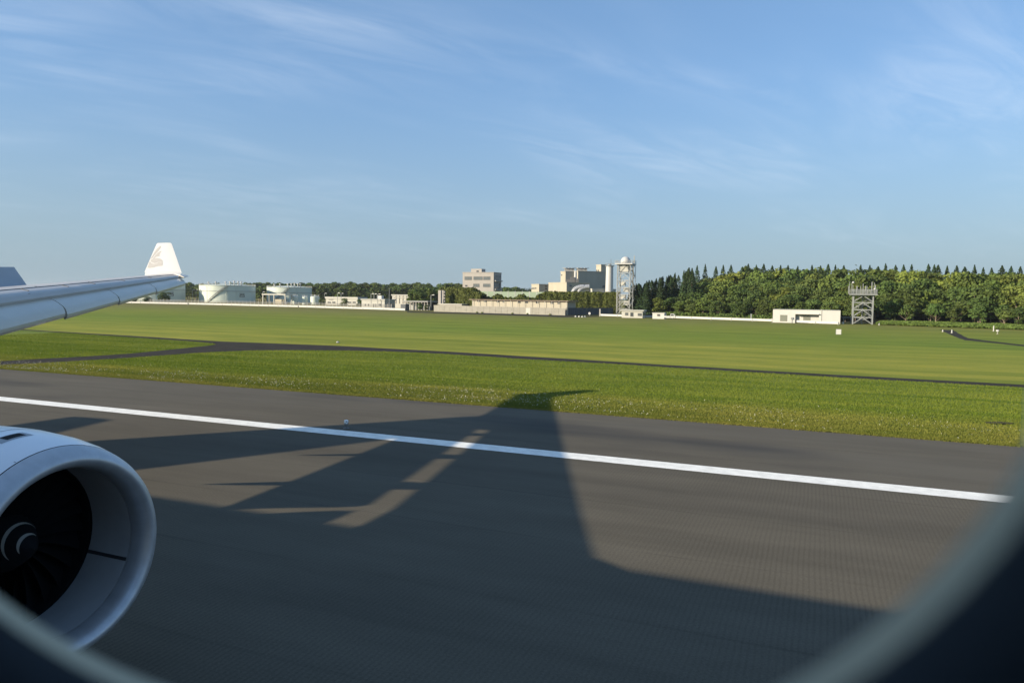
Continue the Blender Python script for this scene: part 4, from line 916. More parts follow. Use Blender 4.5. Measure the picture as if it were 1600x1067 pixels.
def leaf_quads(g, P, N, size, jitter=.75):
    """one quad per point, facing N with scatter; numpy arrays"""
    n = len(P); d = N + g.normal(0, jitter, (n, 3)); d /= np.linalg.norm(d, axis=1)[:, None] + 1e-9
    a = g.normal(0, 1, (n, 3)); x = np.cross(d, a); x /= np.linalg.norm(x, axis=1)[:, None] + 1e-9; y = np.cross(d, x)
    s_ = (size * (.55 + .9 * g.random(n)))[:, None]
    V = np.empty((n, 4, 3), np.float32)
    V[:, 0] = P - x * s_ - y * s_ * .55; V[:, 1] = P + x * s_ * .6 - y * s_ * .75; V[:, 2] = P + x * s_ + y * s_ * .5; V[:, 3] = P - x * s_ * .55 + y * s_ * .8
    return V.reshape(-1, 3)
def ivy_wall(label, pA, DA, pB, DB, top_of, thick, n, seed, z_lo=0):
    g = np.random.default_rng(seed); A, B = at_depth(pA, 470, DA), at_depth(pB, 470, DB); A.z = B.z = 0
    d = (B - A); L = d.length; d.normalize(); nn = Vector((d.y, -d.x, 0))
    s_ = g.random(n) * L; zt = np.array([top_of(pA + (pB - pA) * q / L) for q in np.linspace(0, L, 64)]); zt = np.interp(s_, np.linspace(0, L, 64), zt)
    up = g.random(n) < .22
    bul = .55 * np.sin(s_ * 1.1 + 2 * np.sin(s_ * .31)) + .4 * np.sin(s_ * 2.7)
    z = np.where(up, zt + g.normal(0, .16, n) + .18 * bul, z_lo + (zt - z_lo) * g.random(n))
    o = np.where(up, -thick * g.random(n), .3 * np.sin(z * 1.7 + s_ * .9) + .35 * bul + g.random(n) * .5)
    P = np.stack([A.x + d.x * s_ + nn.x * o, A.y + d.y * s_ + nn.y * o, z], 1)
    N = np.where(up[:, None], np.array([0, 0, 1.0]), np.array([nn.x, nn.y, .35]))
    me = fast_mesh('hedge', leaf_quads(g, P, N, .34), 4, 'ivy')
    root = thing('hedge', label, 'hedge', (A + B) / 2)
    o_ = bpy.data.objects.new('foliage', me); COL.objects.link(o_); adopt(o_, root); o_['kind'] = 'stuff'
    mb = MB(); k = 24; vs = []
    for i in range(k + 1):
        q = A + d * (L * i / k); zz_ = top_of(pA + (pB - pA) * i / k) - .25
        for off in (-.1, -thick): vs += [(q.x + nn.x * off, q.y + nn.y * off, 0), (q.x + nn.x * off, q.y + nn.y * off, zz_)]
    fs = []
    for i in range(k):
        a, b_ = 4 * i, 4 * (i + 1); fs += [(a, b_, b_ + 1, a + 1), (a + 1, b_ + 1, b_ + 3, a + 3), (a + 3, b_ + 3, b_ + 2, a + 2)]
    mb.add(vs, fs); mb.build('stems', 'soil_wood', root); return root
zr = lambda y_, D_: (464.6 - y_) / F * D_ + 6.0
ivy_wall('dense olive ivy hedge rising behind the two concrete pillars and left part of the barrack', 688, 300, 752, 284, lambda px: zr(453.0 + (0 if px < 735 else (px - 735) * .62) + .5 * math.sin(px * .4), 300 - (px - 688) * .25), 3.0, 15000, 21)
ivy_wall('long flat topped olive hedge in front of the cream plant', 838, 280, 966, 272, lambda px: zr(457.2 + max(0, 852 - px) * .45, 276), 3.0, 26000, 22)
ivy_wall('low ragged creeper growing over the foot of the pale green fence', 752, 288, 845, 281, lambda px: zr(467.0 - 5.2 * max(0, math.sin(px * .17 + 1.2)) - 1.2 * math.sin(px * .9), 284), 1.0, 7000, 23)

# ------------------------------------------------------------------ road barriers, mesh fence, lamps
def barrier(label, pts, h=.78, seg=6.0):
    ps = [Vector((p.x, p.y, 0)) for p in pts]; cum = [0]
    for a, b in zip(ps[:-1], ps[1:]): cum.append(cum[-1] + (b - a).length)
    def along(s_):
        for k in range(len(ps) - 1):
            if s_ <= cum[k + 1] or k == len(ps) - 2:
                f = (s_ - cum[k]) / (cum[k + 1] - cum[k]); return ps[k].lerp(ps[k + 1], f), (ps[k + 1] - ps[k]).normalized()
    t = thing('road_barrier', label, 'barrier', along(cum[-1] / 2)[0], 'low white barriers along the far edge of the field'); n = int(cum[-1] / seg)
    me = mp = None
    for k in range(n + 1):
        p, d = along(min(cum[-1], cum[-1] * k / n)); rz = math.atan2(d.y, d.x)
        if mp is None: o = MB().box((0, 0, .3), (.22, .34, .6)).build('post', 'steel_grey', None); mp = o.data
        else: o = bpy.data.objects.new('post', mp); COL.objects.link(o)
        adopt(o, t); o.location = (p.x, p.y, 0); o.rotation_euler = (0, 0, rz)
        if k < n:
            q, d = along(cum[-1] * (k + .5) / n); rz = math.atan2(d.y, d.x)
            if me is None: o = MB().box((0, 0, h * .60), (cum[-1] / n - .06, .16, h * .8)).build('rail', 'steel_white', None); me = o.data
            else: o = bpy.data.objects.new('rail', me); COL.objects.link(o)
            adopt(o, t); o.location = (q.x, q.y, 0); o.rotation_euler = (0, 0, rz)
    return t
barrier('low white barrier along the field edge in front of the fuel tanks', [G(150, 473.0), G(300, 476.2), G(470, 480.6), G(633, 485.8)], .95)
barrier('low white barrier along the field edge before the two huts and white shed', [G(938, 494.2), G(1060, 498.0), G(1200, 502.8), G(1310, 507.4)], .78)
p = G(937.4, 494); o = thing('marker_post', 'tall pale post at the left end of the right hand barrier', 'post', p); zt_ = z_at(937.4, 483.2, p)
MB().box((p.x, p.y, zt_ / 2), (.42, .42, zt_)).build('shaft', 'concrete', o); MB().box((p.x, p.y, zt_ + .05), (.5, .5, .1)).build('cap', 'concrete', o)
p = G(1173.4, 500.5); zt_ = z_at(1173.4, 491, p); o = thing('marker_post', 'slim grey post standing alone behind the barrier before dark trees', 'post', p)
MB().box((p.x, p.y, zt_ / 2), (.34, .34, zt_)).build('shaft', 'steel_grey', o); MB().box((p.x, p.y, zt_ + .05), (.42, .42, .1)).build('cap', 'steel_grey', o)

def mesh_fence(label, A, B, h, step=2.5):
    d = B - A; L = d.length; d.normalize(); t = thing('mesh_fence', label, 'fence', A.lerp(B, .5)); n = int(L / step)
    mp = None
    for k in range(n + 1):
        p = A + d * (L * k / n)
        if mp is None: o = MB().bar((0, 0, 0), (0, 0, h + .35), .09).build('post', 'steel_white', None); mp = o.data
        else: o = bpy.data.objects.new('post', mp); COL.objects.link(o)
        adopt(o, t); o.location = (p.x, p.y, 0)
    mb = MB(); m = int(L / .22)
    for k in range(m): p = A + d * (L * k / m); mb.add([(p.x, p.y, .05), (p.x + d.x * .075, p.y + d.y * .075, .05), (p.x + d.x * .075, p.y + d.y * .075, h), (p.x, p.y, h)], [(0, 1, 2, 3)])
    for z_ in (.1, .5, .9, 1.3, 1.7, h): mb.bar((A.x, A.y, z_), (B.x, B.y, z_), .05)
    o = mb.build('wire_mesh', 'steel_dark', t); o['kind'] = 'stuff'; return t
A, B = at_depth(165, 472, 408), at_depth(500, 472, 345); A.z = B.z = 0; mesh_fence('dark wire mesh fence in front of the fuel tanks', A, B, 2.0)
A, B = at_depth(503, 472, 340), at_depth(612, 480, 312); A.z = B.z = 0; mesh_fence('dark wire mesh fence in front of the low white buildings', A, B, 2.0)

def lamp(px, ytop, D, label, heads=1, name='street_lamp', arm=.9):
    p = at_depth(px, 470, D); p.z = 0; zt = z_at(px, ytop, p); t = thing(name, label, 'street lamp', p, 'lamps and masts in the tank yard')
    MB().bar((p.x, p.y, 0), (p.x, p.y, zt), .24, seg=8).build('pole', 'steel_grey', t)
    for k in range(heads):
        s_ = 1 if k == 0 else -1
        MB().bar((p.x, p.y, zt - .1), (p.x + s_ * arm, p.y, zt + .1), .12).build('arm', 'steel_grey', t)
        MB().box((p.x + s_ * (arm + .2), p.y, zt + .1), (.9, .5, .28)).build('lamp_head', 'steel_white', t)
for px, yt_, D, hd, lab in ((301, 453.0, 470, 1, 'left lamp of the close pair before the trees left of the first whole tank'), (306.6, 452.6, 470, 1, 'right lamp of the close pair before the trees left of the first whole tank'),
                            (323.6, 447.6, 455, 2, 'twin headed lamp against the sunlit side of the widest fuel tank'), (507, 458.6, 430, 1, 'lamp between the small tanks and the long low white building'),
                            (527.4, 457.8, 400, 1, 'slim lamp behind the front half of the long low white building'), (533, 458.6, 400, 2, 'twin headed lamp above the middle of the long low white building'),
                            (579.8, 459.2, 320, 1, 'lamp over the left end of the workshop roof'), (584.4, 459.6, 335, 1, 'thin lamp between two others over the workshop roof'), (590.2, 459.8, 330, 1, 'third lamp along the workshop roof'),
                            (673.4, 461.2, 290, 1, 'lamp beside the grey carport nearest the concrete pillars'), (410.6, 456.4, 430, 1, 'short lamp at the left corner of the flat white canopy')):
    lamp(px, yt_, D, lab, hd)
p = at_depth(608.2, 470, 308); p.z = 0; zt_ = z_at(608.2, 450, p); t = thing('mast', 'tall thin mast rising in front of the workshop end wall', 'mast', p, 'lamps and masts in the tank yard')
MB().lathe([(0, .16), (zt_, .07)], p, 8, cap=True).build('pole', 'steel_grey', t); MB().box((p.x, p.y, .4), (.6, .6, .8)).build('base', 'concrete', t)

# --- huts, white shed, antenna tower on the right
b, t = simple_building('hut', 'small cream hut with a flat slab roof, dark door and windows beside the radar tower', 972, 1004.6, 1007.5, 228, 484.6, rt=.35, over=.4, m='off_white', depth=4)
b.window(t, 976.8, 488.4, 981.4, 492.8, mull=1, glass='pale_pane'); b.window(t, 985, 488.2, 989.4, 494.4, name='door', frame='frame_dark'); b.window(t, 996.6, 489.4, 1002.6, 493.6, mull=2, glass='pale_pane')
b.window_m(t, .6, b.L2 - .8, .9, b.z1 - .9, True)
b, t = simple_building('hut', 'plain small white hut with one dark window, right of the hut with a door', 1020.2, 1038.6, 1039.2, 222, 488.8, rt=.2, over=.12, m='shed_white', depth=3.2)
b.window(t, 1027, 491.0, 1031.2, 493.8, mull=1)
# little white truck by the second hut
p = at_depth(1046, 496, 221); p.z = 0; t = thing('parked_truck', 'small white flatbed truck parked beside the plain white hut', 'truck', p)
MB().box((p.x - .7, p.y, .72), (1.9, 1.4, .5)).build('cargo_bed', 'car_white', t)
mb = MB(); pr_ = [(.35, .45), (1.75, .45), (1.78, .95), (1.45, 1.62), (.42, 1.66), (.35, .95)]
mb.rings([[(p.x + a, p.y - .7, z_) for a, z_ in pr_], [(p.x + a, p.y + .7, z_) for a, z_ in pr_]]); cabn = mb.build('cab', 'car_white', t)
mb = MB(); mb.add([(p.x + .5, p.y - .71, 1.0), (p.x + 1.5, p.y - .71, 1.0), (p.x + 1.34, p.y - .71, 1.5), (p.x + .5, p.y - .71, 1.5)], [(0, 1, 2, 3)]); mb.build('side_glass', 'window_glass', cabn)
for x_ in (-1.1, 1.1):
    for y_ in (-.62, .62): MB().lathe([(-.09, .05), (-.09, .28), (.09, .28), (.09, .05)], (0, 0, 0), 16, 'x').build('wheel', 'tyre', t).matrix_local = Matrix.Translation((x_, y_, .28)) @ Matrix.Rotation(math.pi / 2, 4, 'Z')
for w_ in [c for c in bpy.data.objects if c.parent is t and c.name.startswith('wheel')]: w_.matrix_parent_inverse = Matrix.Identity(4)

b = Block(1208.6, 1314.2, 1314.8, 196, ytop=485.8, depth=9)
t = thing('equipment_shed', 'long plain white flat roofed shed with louvred doors beside the antenna tower', 'shed', b.ctr())
zr0, zr1 = 0.0, b.on(1260, 490.6)[1]; s0, s1 = sorted((b.on(1242.6, 495)[0], b.on(1279.6, 495)[0])); zt_ = b.z1
b.part(t, 'wall', 'shed_white', 0, s0, 0, zt_, -.25, 0); b.part(t, 'wall', 'shed_white', s1, b.L1, 0, zt_, -.25, 0); b.part(t, 'wall', 'shed_white', s0, s1, zr1, zt_, -.25, 0)
mb = MB(); bb = [b.N - b.e2 * -.26 + b.e1 * .0, b.N + b.e2 * .26 + b.e1 * b.L1, b.N + b.e2 * b.L2 + b.e1 * b.L1, b.N + b.e2 * b.L2]
q = [Vector((b.N.x, b.N.y, 0)) + b.e1 * b.L1 + b.e2 * 1.1, Vector((b.N.x, b.N.y, 0)) + b.e2 * 1.1, b.N + b.e2 * b.L2, b.N + b.e1 * b.L1 + b.e2 * b.L2]
mb.add([(c.x, c.y, 0) for c in q] + [(c.x, c.y, zt_ - .05) for c in q], [(3, 2, 1, 0), (4, 5, 6, 7), (0, 1, 5, 4), (1, 2, 6, 5), (2, 3, 7, 6), (3, 0, 4, 7)]); mb.build('wall', 'shed_white', t)
b.part(t, 'roof', 'off_white', -.02, b.L1 + .02, zt_, zt_ + .10, -b.L2, .04); b.part(t, 'canopy', 'shed_white', s0 - .05, s1 + .05, zr1 - .1, zr1 + .12, -.2, .5)
for sx in (0, b.L1 - .25): b.part(t, 'end_wall', 'shed_white', sx, sx + .25, 0, zt_ - .004, -1.1, -.254)
def louvre(px0, py0, px1, py1, out):
    a = b.on(px0, py0); c = b.on(px1, py1); u0, u1 = sorted((a[0], c[0])); z0, z1 = sorted((a[1], c[1])); f = b.part(t, 'louvre_door', 'louvre', u0, u1, z0, z1, out, out + .04)
    n = 12
    for k in range(n): zk = z0 + (z1 - z0) * (k + .5) / n; mb = MB(); b.slab(mb, u0 + .06, u1 - .06, zk - .05, zk + .03, out + .04, out + .08); mb.build('slat', 'louvre', f)
louvre(1219, 492, 1229.8, 502, 0); louvre(1255, 493.2, 1266, 503.2, -1.1)
sp_ = b.on(1283.3, 495)[0]; b.part(t, 'downpipe', 'off_white', sp_ - .06, sp_ + .06, .1, zt_ + .35, 0, .12)
sp_ = b.on(1237.6, 497)[0]; b.part(t, 'switch_box', 'steel_grey', sp_ - .3, sp_ + .3, 1.0, 1.5, 0, .25); b.part(t, 'conduit', 'steel_grey', sp_ - .05, sp_ + .05, 0, 1.0, 0, .1)
for px, py, lab in ((1206.4, 499.6, 'small white cabinet on the grass at the left end of the white shed'), (1317.2, 504.6, 'small white box lamp between the white shed and the antenna tower')):
    p = at_depth(px, py, 197); p.z = 0; zc_ = z_at(px, py - 1.4, p); o = thing('small_cabinet', lab, 'cabinet', p)
    MB().box((p.x, p.y, zc_ - .25), (.5, .35, .5)).build('housing', 'steel_white', o); MB().box((p.x, p.y, (zc_ - .5) / 2), (.14, .14, zc_ - .5)).build('leg', 'steel_grey', o); MB().box((p.x, p.y, zc_ + .03), (.6, .45, .06)).build('lid', 'steel_white', o)

DT = 197
pL, pRt = at_depth(1333.2, 507, DT), at_depth(1361, 507, DT); cx_, cy_ = (pL.x + pRt.x) / 2, (pL.y + pRt.y) / 2 + 1.6; hx = (pRt - pL).length / 2; hy = 1.9
zpf = z_at(1347, 461.0, (cx_, cy_ - hy)); zra = z_at(1347, 452.4, (cx_, cy_ - hy)); za_ = z_at(1330, 440.6, (cx_, cy_ - hy))
t = thing('antenna_tower', 'open grey steel antenna tower with a railed platform before the wood', 'tower', (cx_, cy_, 0))
cn = [(-hx, -hy), (hx, -hy), (hx, hy), (-hx, hy)]
for x_, y_ in cn: MB().bar((cx_ + x_, cy_ + y_, 0), (cx_ + x_, cy_ + y_, zpf), .34).build('leg', 'steel_grey', t)
lv = [.0, z_at(1347, 495.4, (cx_, cy_ - hy)), z_at(1347, 483.4, (cx_, cy_ - hy)), z_at(1347, 472.2, (cx_, cy_ - hy)), zpf]
for k in range(4):
    for i in range(4):
        (xa, ya), (xb, yb) = cn[i], cn[(i + 1) % 4]; xm, ym = (xa + xb) / 2, (ya + yb) / 2
        MB().bar((cx_ + xa, cy_ + ya, lv[k + 1] - .12), (cx_ + xb, cy_ + yb, lv[k + 1] - .12), .24).build('cross_beam', 'steel_grey', t)
        mb = MB()
        for (xe, ye) in ((xa, ya), (xb, yb)): mb.bar((cx_ + xe, cy_ + ye, lv[k] + .1), (cx_ + xm, cy_ + ym, lv[k + 1] - .2), .19)
        mb.build('brace', 'steel_grey', t)
px2 = hx + .95; py2_ = hy + .95
MB().box((cx_, cy_, zpf + .15), (2 * px2, 2 * py2_, .34)).build('platform', 'steel_grey', t)
for (xa, ya), (xb, yb) in (((-px2, -py2_), (px2, -py2_)), ((px2, -py2_), (px2, py2_)), ((px2, py2_), (-px2, py2_)), ((-px2, py2_), (-px2, -py2_))):
    mb = MB(); L = math.hypot(xb - xa, yb - ya); n = int(L / .75)
    for k in range(n + 1): mb.bar((cx_ + xa + (xb - xa) * k / n, cy_ + ya + (yb - ya) * k / n, zpf + .3), (cx_ + xa + (xb - xa) * k / n, cy_ + ya + (yb - ya) * k / n, zra), .09)
    for f_ in (.25, .5, .75, 1.0): mb.bar((cx_ + xa, cy_ + ya, zpf + .3 + (zra - zpf - .3) * f_), (cx_ + xb, cy_ + yb, zpf + .3 + (zra - zpf - .3) * f_), .08)
    mb.build('railing', 'steel_grey', t)
for px, yt_, w_ in ((1328.4, 440.2, .12), (1331.4, 441.6, .16), (1334, 446, .12), (1339.4, 447, .34), (1344.8, 447, .16), (1348.6, 443, .18), (1353, 447, .34), (1356, 447.2, .14), (1362, 440.8, .26), (1365.6, 441.6, .16), (1367.4, 446, .3), (1326.4, 447, .2)):
    p = at_depth(px, 450, DT); yy_ = cy_ + (-1.8 if w_ > .15 else 1.2); z_ = z_at(px, yt_, (p.x, yy_)); a = MB().bar((cx_ + (p.x - cx_), yy_, zpf + .3), (p.x, yy_, z_), w_, seg=8).build('antenna', 'steel_grey', t)
for px, py in ((1333.4, 441.4), (1366.2, 452)):
    p = at_depth(px, py, DT); MB().lathe([(-.2, .05), (-.12, .28), (.18, .28), (.3, .05)], (p.x, cy_ - 2.2, p.z), 14).build('beacon_lamp', 'steel_white', t)
mb = MB()
for k in range(4):
    z0_, z1_ = lv[k] + .1, lv[k + 1]; xa, xb = ((-hx * .7, hx * .8) if k % 2 == 0 else (hx * .8, -hx * .7))
    mb.bar((cx_ + xa, cy_ + .4, z0_), (cx_ + xb, cy_ + .4, z1_), .7, .12)
    for yy_ in (0, .8): mb.bar((cx_ + xa, cy_ + yy_, z0_ + 1), (cx_ + xb, cy_ + yy_, z1_ + 1), .07)
    for j in range(9):
        f_ = j / 8; x_ = cx_ + xa + (xb - xa) * f_; zz_ = z0_ + (z1_ - z0_) * f_; mb.bar((x_, cy_, zz_), (x_, cy_, zz_ + 1), .05)
mb.build('stair', 'steel_grey', t); MB().bar((cx_, cy_ + 1, 0), (cx_, cy_ + 1, zpf), .3).build('cable_riser', 'steel_grey', t)
pa, pb = at_depth(1314.6, 496, DT + 3), at_depth(1333, 496, DT + 3); zc_ = z_at(1324, 496, pa)
mb = MB().box(((pa.x + pb.x) / 2, cy_, zc_), ((pb - pa).length, .5, .16)); mb.bar((pa.x * .45 + pb.x * .55 - 1, cy_, 0), (pa.x * .45 + pb.x * .55 - 1, cy_, zc_), .14); mb.bar((pa.x * .2 + pb.x * .8, cy_, 0), (pa.x * .2 + pb.x * .8, cy_, zc_), .14); mb.build('cable_bridge', 'steel_grey', t)

# --- small things in the grass
p = G(1310, 523.2); zt_ = z_at(1310, 514.4, p); w_ = .86
t = thing('sign_board', 'blank pale square board standing in the grass in front of the white shed', 'sign', p)
MB().box((p.x, p.y, zt_ / 2 + .03), (w_, .05, zt_ - .14)).build('panel', 'sign_white', t)
mb = MB(); fz0, fz1 = .1, zt_
for x_ in (-w_ / 2, w_ / 2): mb.box((p.x + x_, p.y, (fz0 + fz1) / 2), (.05, .09, fz1 - fz0))
for z_ in (fz0, fz1): mb.box((p.x, p.y, z_), (w_ + .054, .094, .05))
mb.build('frame', 'steel_grey', t)
for x_ in (-.3, .3): MB().box((p.x + x_, p.y + .06, .25), (.06, .06, .5)).build('leg', 'steel_grey', t)
p = G(921, 491.2); p = at_depth(921, 490, 249); p.z = 0; t = thing('marker_board', 'small white round board in front of the dark blue fence', 'sign', p); zc_ = z_at(921, 489.7, p)
o = MB().lathe([(-.03, .02), (-.03, .42), (.03, .42), (.03, .02)], (0, 0, 0), 18, 'x').build('disc', 'steel_white', t); o.matrix_parent_inverse = Matrix.Identity(4); o.location = (0, 0, zc_); o.rotation_euler = (0, 0, math.pi / 2)
MB().bar((p.x, p.y + .08, 0), (p.x, p.y + .08, zc_), .08).build('post', 'steel_grey', t)
for px, py in ((899.5, 495.2), (905, 495.4), (910, 495.7), (914, 495.7)):
    p = G(px, py); t = thing('marker_block', 'little white concrete block in the row on the grass before the dark blue fence', 'marker', p, 'white marker blocks'); MB().lathe([(0, .34), (.30, .30), (.38, .2)], p, 8, cap=True).build('block', 'steel_white', t)
p = G(527.8, 535.2); t = thing('turf_marker', 'single small white marker lying in the grass beyond the service path', 'marker', p); MB().lathe([(0, .16), (.10, .16), (.15, .08)], p, 10, cap=True).build('cap', 'steel_white', t); MB().lathe([(0, .22), (.03, .22)], p, 10, cap=True).build('base', 'concrete', t)
for px, yt_, yb, lab in ((1473, 515.2, 518.6, 'left white post of the pair flanking the far service road'), (1487.2, 515.2, 520.4, 'right white post of the pair flanking the far service road'), (1552.4, 509, 517.6, 'slim white post in the tall grass before the wood'), (1373.6, 505, 508.4, 'short white post right of the antenna tower')):
    p = G(px, yb); zt_ = z_at(px, yt_, p); t = thing('white_post', lab, 'post', p, 'white posts at the far edge'); MB().lathe([(0, .11), (zt_ * .95, .11), (zt_, .05)], p, 10, cap=True).build('shaft', 'steel_white', t); MB().lathe([(0, .2), (.08, .2)], p, 10, cap=True).build('base', 'concrete', t)
p = G(1558.6, 521.8); zt_ = z_at(1558.6, 515.6, p); t = thing('approach_light', 'small white light on a short stalk in the dry grass at far right', 'light', p)
MB().bar((p.x, p.y, 0), (p.x, p.y, zt_ - .3), .09, seg=8).build('stem', 'steel_white', t); MB().lathe([(-.34, .1), (-.3, .26), (0, .3), (.06, .1)], (p.x, p.y, zt_), 12, cap=True).build('lamp_head', 'steel_white', t); MB().lathe([(0, .22), (.06, .22)], p, 10, cap=True).build('base', 'concrete', t)
# tiny litter and cut marks on the shoulder
# --- runway edge light
p = G(541, 669.2); zt_ = z_at(541, 655.8, p); zb_ = z_at(541, 663.2, p); rw = .097 * 1.0
t = thing('edge_light', 'small white runway edge light on a thin dark stem by the white line', 'runway light', p)
MB().lathe([(0, .15), (.02, .15), (.03, .06)], p, 16, cap=True).build('base_plate', 'steel_dark', t)
MB().bar((p.x, p.y, .03), (p.x, p.y, zb_), .03, seg=8).build('stem', 'steel_dark', t)
MB().lathe([(zb_, .05), (zb_ + .01, rw * 1.05), (zb_ + .035, rw * 1.08), (zb_ + .045, rw)], p, 20).build('collar', 'steel_dark', t, smooth=30)
MB().lathe([(zb_ + .045, rw), (zb_ + (zt_ - zb_) * .86, rw), (zt_ - .012, rw * .8), (zt_, rw * .25)], p, 20, cap=True).build('lamp_head', 'lamp_white', t, smooth=30)
for k in range(8):
    a = 2 * math.pi * k / 8
    for j in range(2):
        if (k + j) % 2: continue
        z_ = zb_ + .075 + j * .07; MB().box((p.x + (rw + .001) * math.cos(a), p.y + (rw + .001) * math.sin(a), z_), (.012, .05, .05), a).build('check_mark', 'steel_grey', t)

# ------------------------------------------------------------------ woods
def make_crown(seed, h, w, lobes, per, size, base=.22, conif=False):
    g = np.random.default_rng(seed); Ps = []; Ns = []
    if conif:
        n = lobes * per; z = base + (1 - base) * (1 - np.sqrt(1 - g.random(n) * .985)); tier = .86 + .20 * ((z * 11) % 1.0 < .45)
        rr = (1 - (z - base) / (1 - base)) ** .62 * w / 2 * tier * (.45 + .55 * np.sqrt(g.random(n))); a = g.random(n) * 2 * np.pi
        P = np.stack([rr * np.cos(a), rr * np.sin(a), z * h - rr * .25], 1); N = np.stack([np.cos(a), np.sin(a), np.full(n, .55)], 1)
        k = n // 6; zt = .80 + .20 * g.random(k) ** .8; rt = ((1 - zt) / (1 - base)) ** .75 * w / 2 * np.sqrt(g.random(k)) * 1.05; a = g.random(k) * 2 * np.pi
        P = np.concatenate([P, np.stack([rt * np.cos(a), rt * np.sin(a), zt * h], 1)]); N = np.concatenate([N, np.stack([np.cos(a), np.sin(a), np.full(k, .4)], 1)]); z = np.concatenate([z, zt])
        return leaf_quads(g, P, N, size * np.clip(1.30 - z, .45, 1), .5)
    for i in range(lobes):
        a = g.random() * 2 * np.pi; u_ = g.random(); zz = base + .10 + (.90 - base - .10) * (u_ ** .8); env = math.sqrt(max(.02, 1 - ((zz - (base + .36)) / (.66)) ** 2)); rad = w / 2 * env * (.45 + .4 * g.random())
        c = np.array([rad * math.cos(a), rad * math.sin(a), zz * h]); lr = np.array([1, 1, .72]) * w * (.15 + .10 * g.random())
        if i == 0: c = np.array([0, 0, h * .86]); lr = np.array([1, 1, .7]) * w * .24
        d = g.normal(0, 1, (per, 3)); d /= np.linalg.norm(d, axis=1)[:, None]; d[:, 2] = np.where(d[:, 2] < -.35, -d[:, 2], d[:, 2])
        Ps.append(c + d * lr * (.72 + .34 * g.random(per))[:, None]); Ns.append(d + np.array([0, 0, .25]))
    P = np.concatenate(Ps); N = np.concatenate(Ns)
    nf = per * 2; d = g.normal(0, 1, (nf, 3)); P = np.concatenate([P, np.stack([d[:, 0] * w * .17, d[:, 1] * w * .17, h * (base + .42) + d[:, 2] * h * .14], 1)]); N = np.concatenate([N, d])
    return leaf_quads(g, P, N, size, .55)
def make_tree(name, label, cat, seed, h, w, m, lobes=20, per=95, size=.34, base=.2, conif=False, limbs=5):
    rr = random.Random(seed); t = thing(name, label, cat, (0, 0, 0))
    me = fast_mesh('crown', make_crown(seed, h, w, lobes, per, size, base, conif), 4, m); c = bpy.data.objects.new('crown', me); COL.objects.link(c); c.parent = t
    mb = MB(); r0 = .016 * h + .05
    mb.lathe([(-.6, r0 * 1.25), (.3, r0), (h * .35, r0 * .75), (h * .62, r0 * .42), (h * .82, r0 * .08)], (0, 0, 0), 7)
    for k in range(limbs):
        a = rr.uniform(0, 6.28); z0 = h * rr.uniform(.18, .42); L = w * rr.uniform(.25, .42); mb.bar((0, 0, z0), (L * math.cos(a), L * math.sin(a), z0 + L * rr.uniform(.7, 1.2)), r0 * .5, seg=5)
    mb.build('trunk', 'bark', t, smooth=60); return t
def copy_tree(o, loc, s_, rz, group, label=None):
    c = o.copy(); COL.objects.link(c); c.location = loc; c.scale = s_; c.rotation_euler = (0, 0, rz); c['group'] = group
    if label: c['label'] = label
    for ch in protos_kids[o.name]:
        d = ch.copy(); COL.objects.link(d); d.parent = c
    return c
LB = {'leaf_dark': 'dark green broadleaf tree massed with its like in the wood at right', 'leaf_mid': 'mid green broadleaf tree massed with its like in the wood at right', 'leaf_yellow': 'fresh yellow green broadleaf tree standing out in the wood at right'}
GR = {'leaf_dark': 'dark broadleaf trees of the wood', 'leaf_mid': 'mid green broadleaf trees of the wood', 'leaf_yellow': 'yellow green trees of the wood'}
protos = {'leaf_dark': [], 'leaf_mid': [], 'leaf_yellow': [], 'needle': []}
for m, ns in (('leaf_dark', 4), ('leaf_mid', 4), ('leaf_yellow', 3)):
    for k in range(ns): protos[m].append(make_tree('broadleaf_tree', LB[m], 'tree', 100 + 17 * k + len(m), 10.0, 8.4 + .5 * (k % 3), m, 20 + 2 * (k % 3), 95, .27, base=.14 + .05 * (k % 2)))
edge_proto = [make_tree('broadleaf_tree', 'slim dark tree with its bare trunk showing along the right hand edge of the wood', 'tree', 500 + k, 9.0, 6.4, 'leaf_dark', 17, 90, .26, base=.22, limbs=7) for k in range(3)]
CL = 'dark pointed conifer rising over the wood against the sky'
for k in range(4): protos['needle'].append(make_tree('conifer_tree', CL, 'tree', 300 + k, 12.0, 4.6 + .5 * k, 'needle', 20, 80, .30, base=.10, conif=True, limbs=0))
far_proto = [make_tree('broadleaf_tree', 'dark green tree in the even belt of wood behind the fuel tanks', 'tree', 400 + k, 15.0, 9.5, 'leaf_dark', 22, 70, .44, base=.12, limbs=3) for k in range(3)]
protos_kids = {}
for L_ in list(protos.values()) + [far_proto, edge_proto]:
    for o in L_: protos_kids[o.name] = kids(o)
used = set()
def place(pool, loc, s_, group, rr, label=None):
    o = pool[rr.randrange(len(pool))]
    if o.name not in used:
        used.add(o.name); o.location = loc; o.scale = s_; o.rotation_euler = (0, 0, rr.uniform(0, 6.28)); o['group'] = group
        if label: o['label'] = label
        return o
    return copy_tree(o, loc, s_, rr.uniform(0, 6.28), group, label)
def px_of(p):
    d = Vector((p.x, p.y, 12)) - EYE; k = d.dot(FWD); return 800 + F * d.dot(RGT) / k
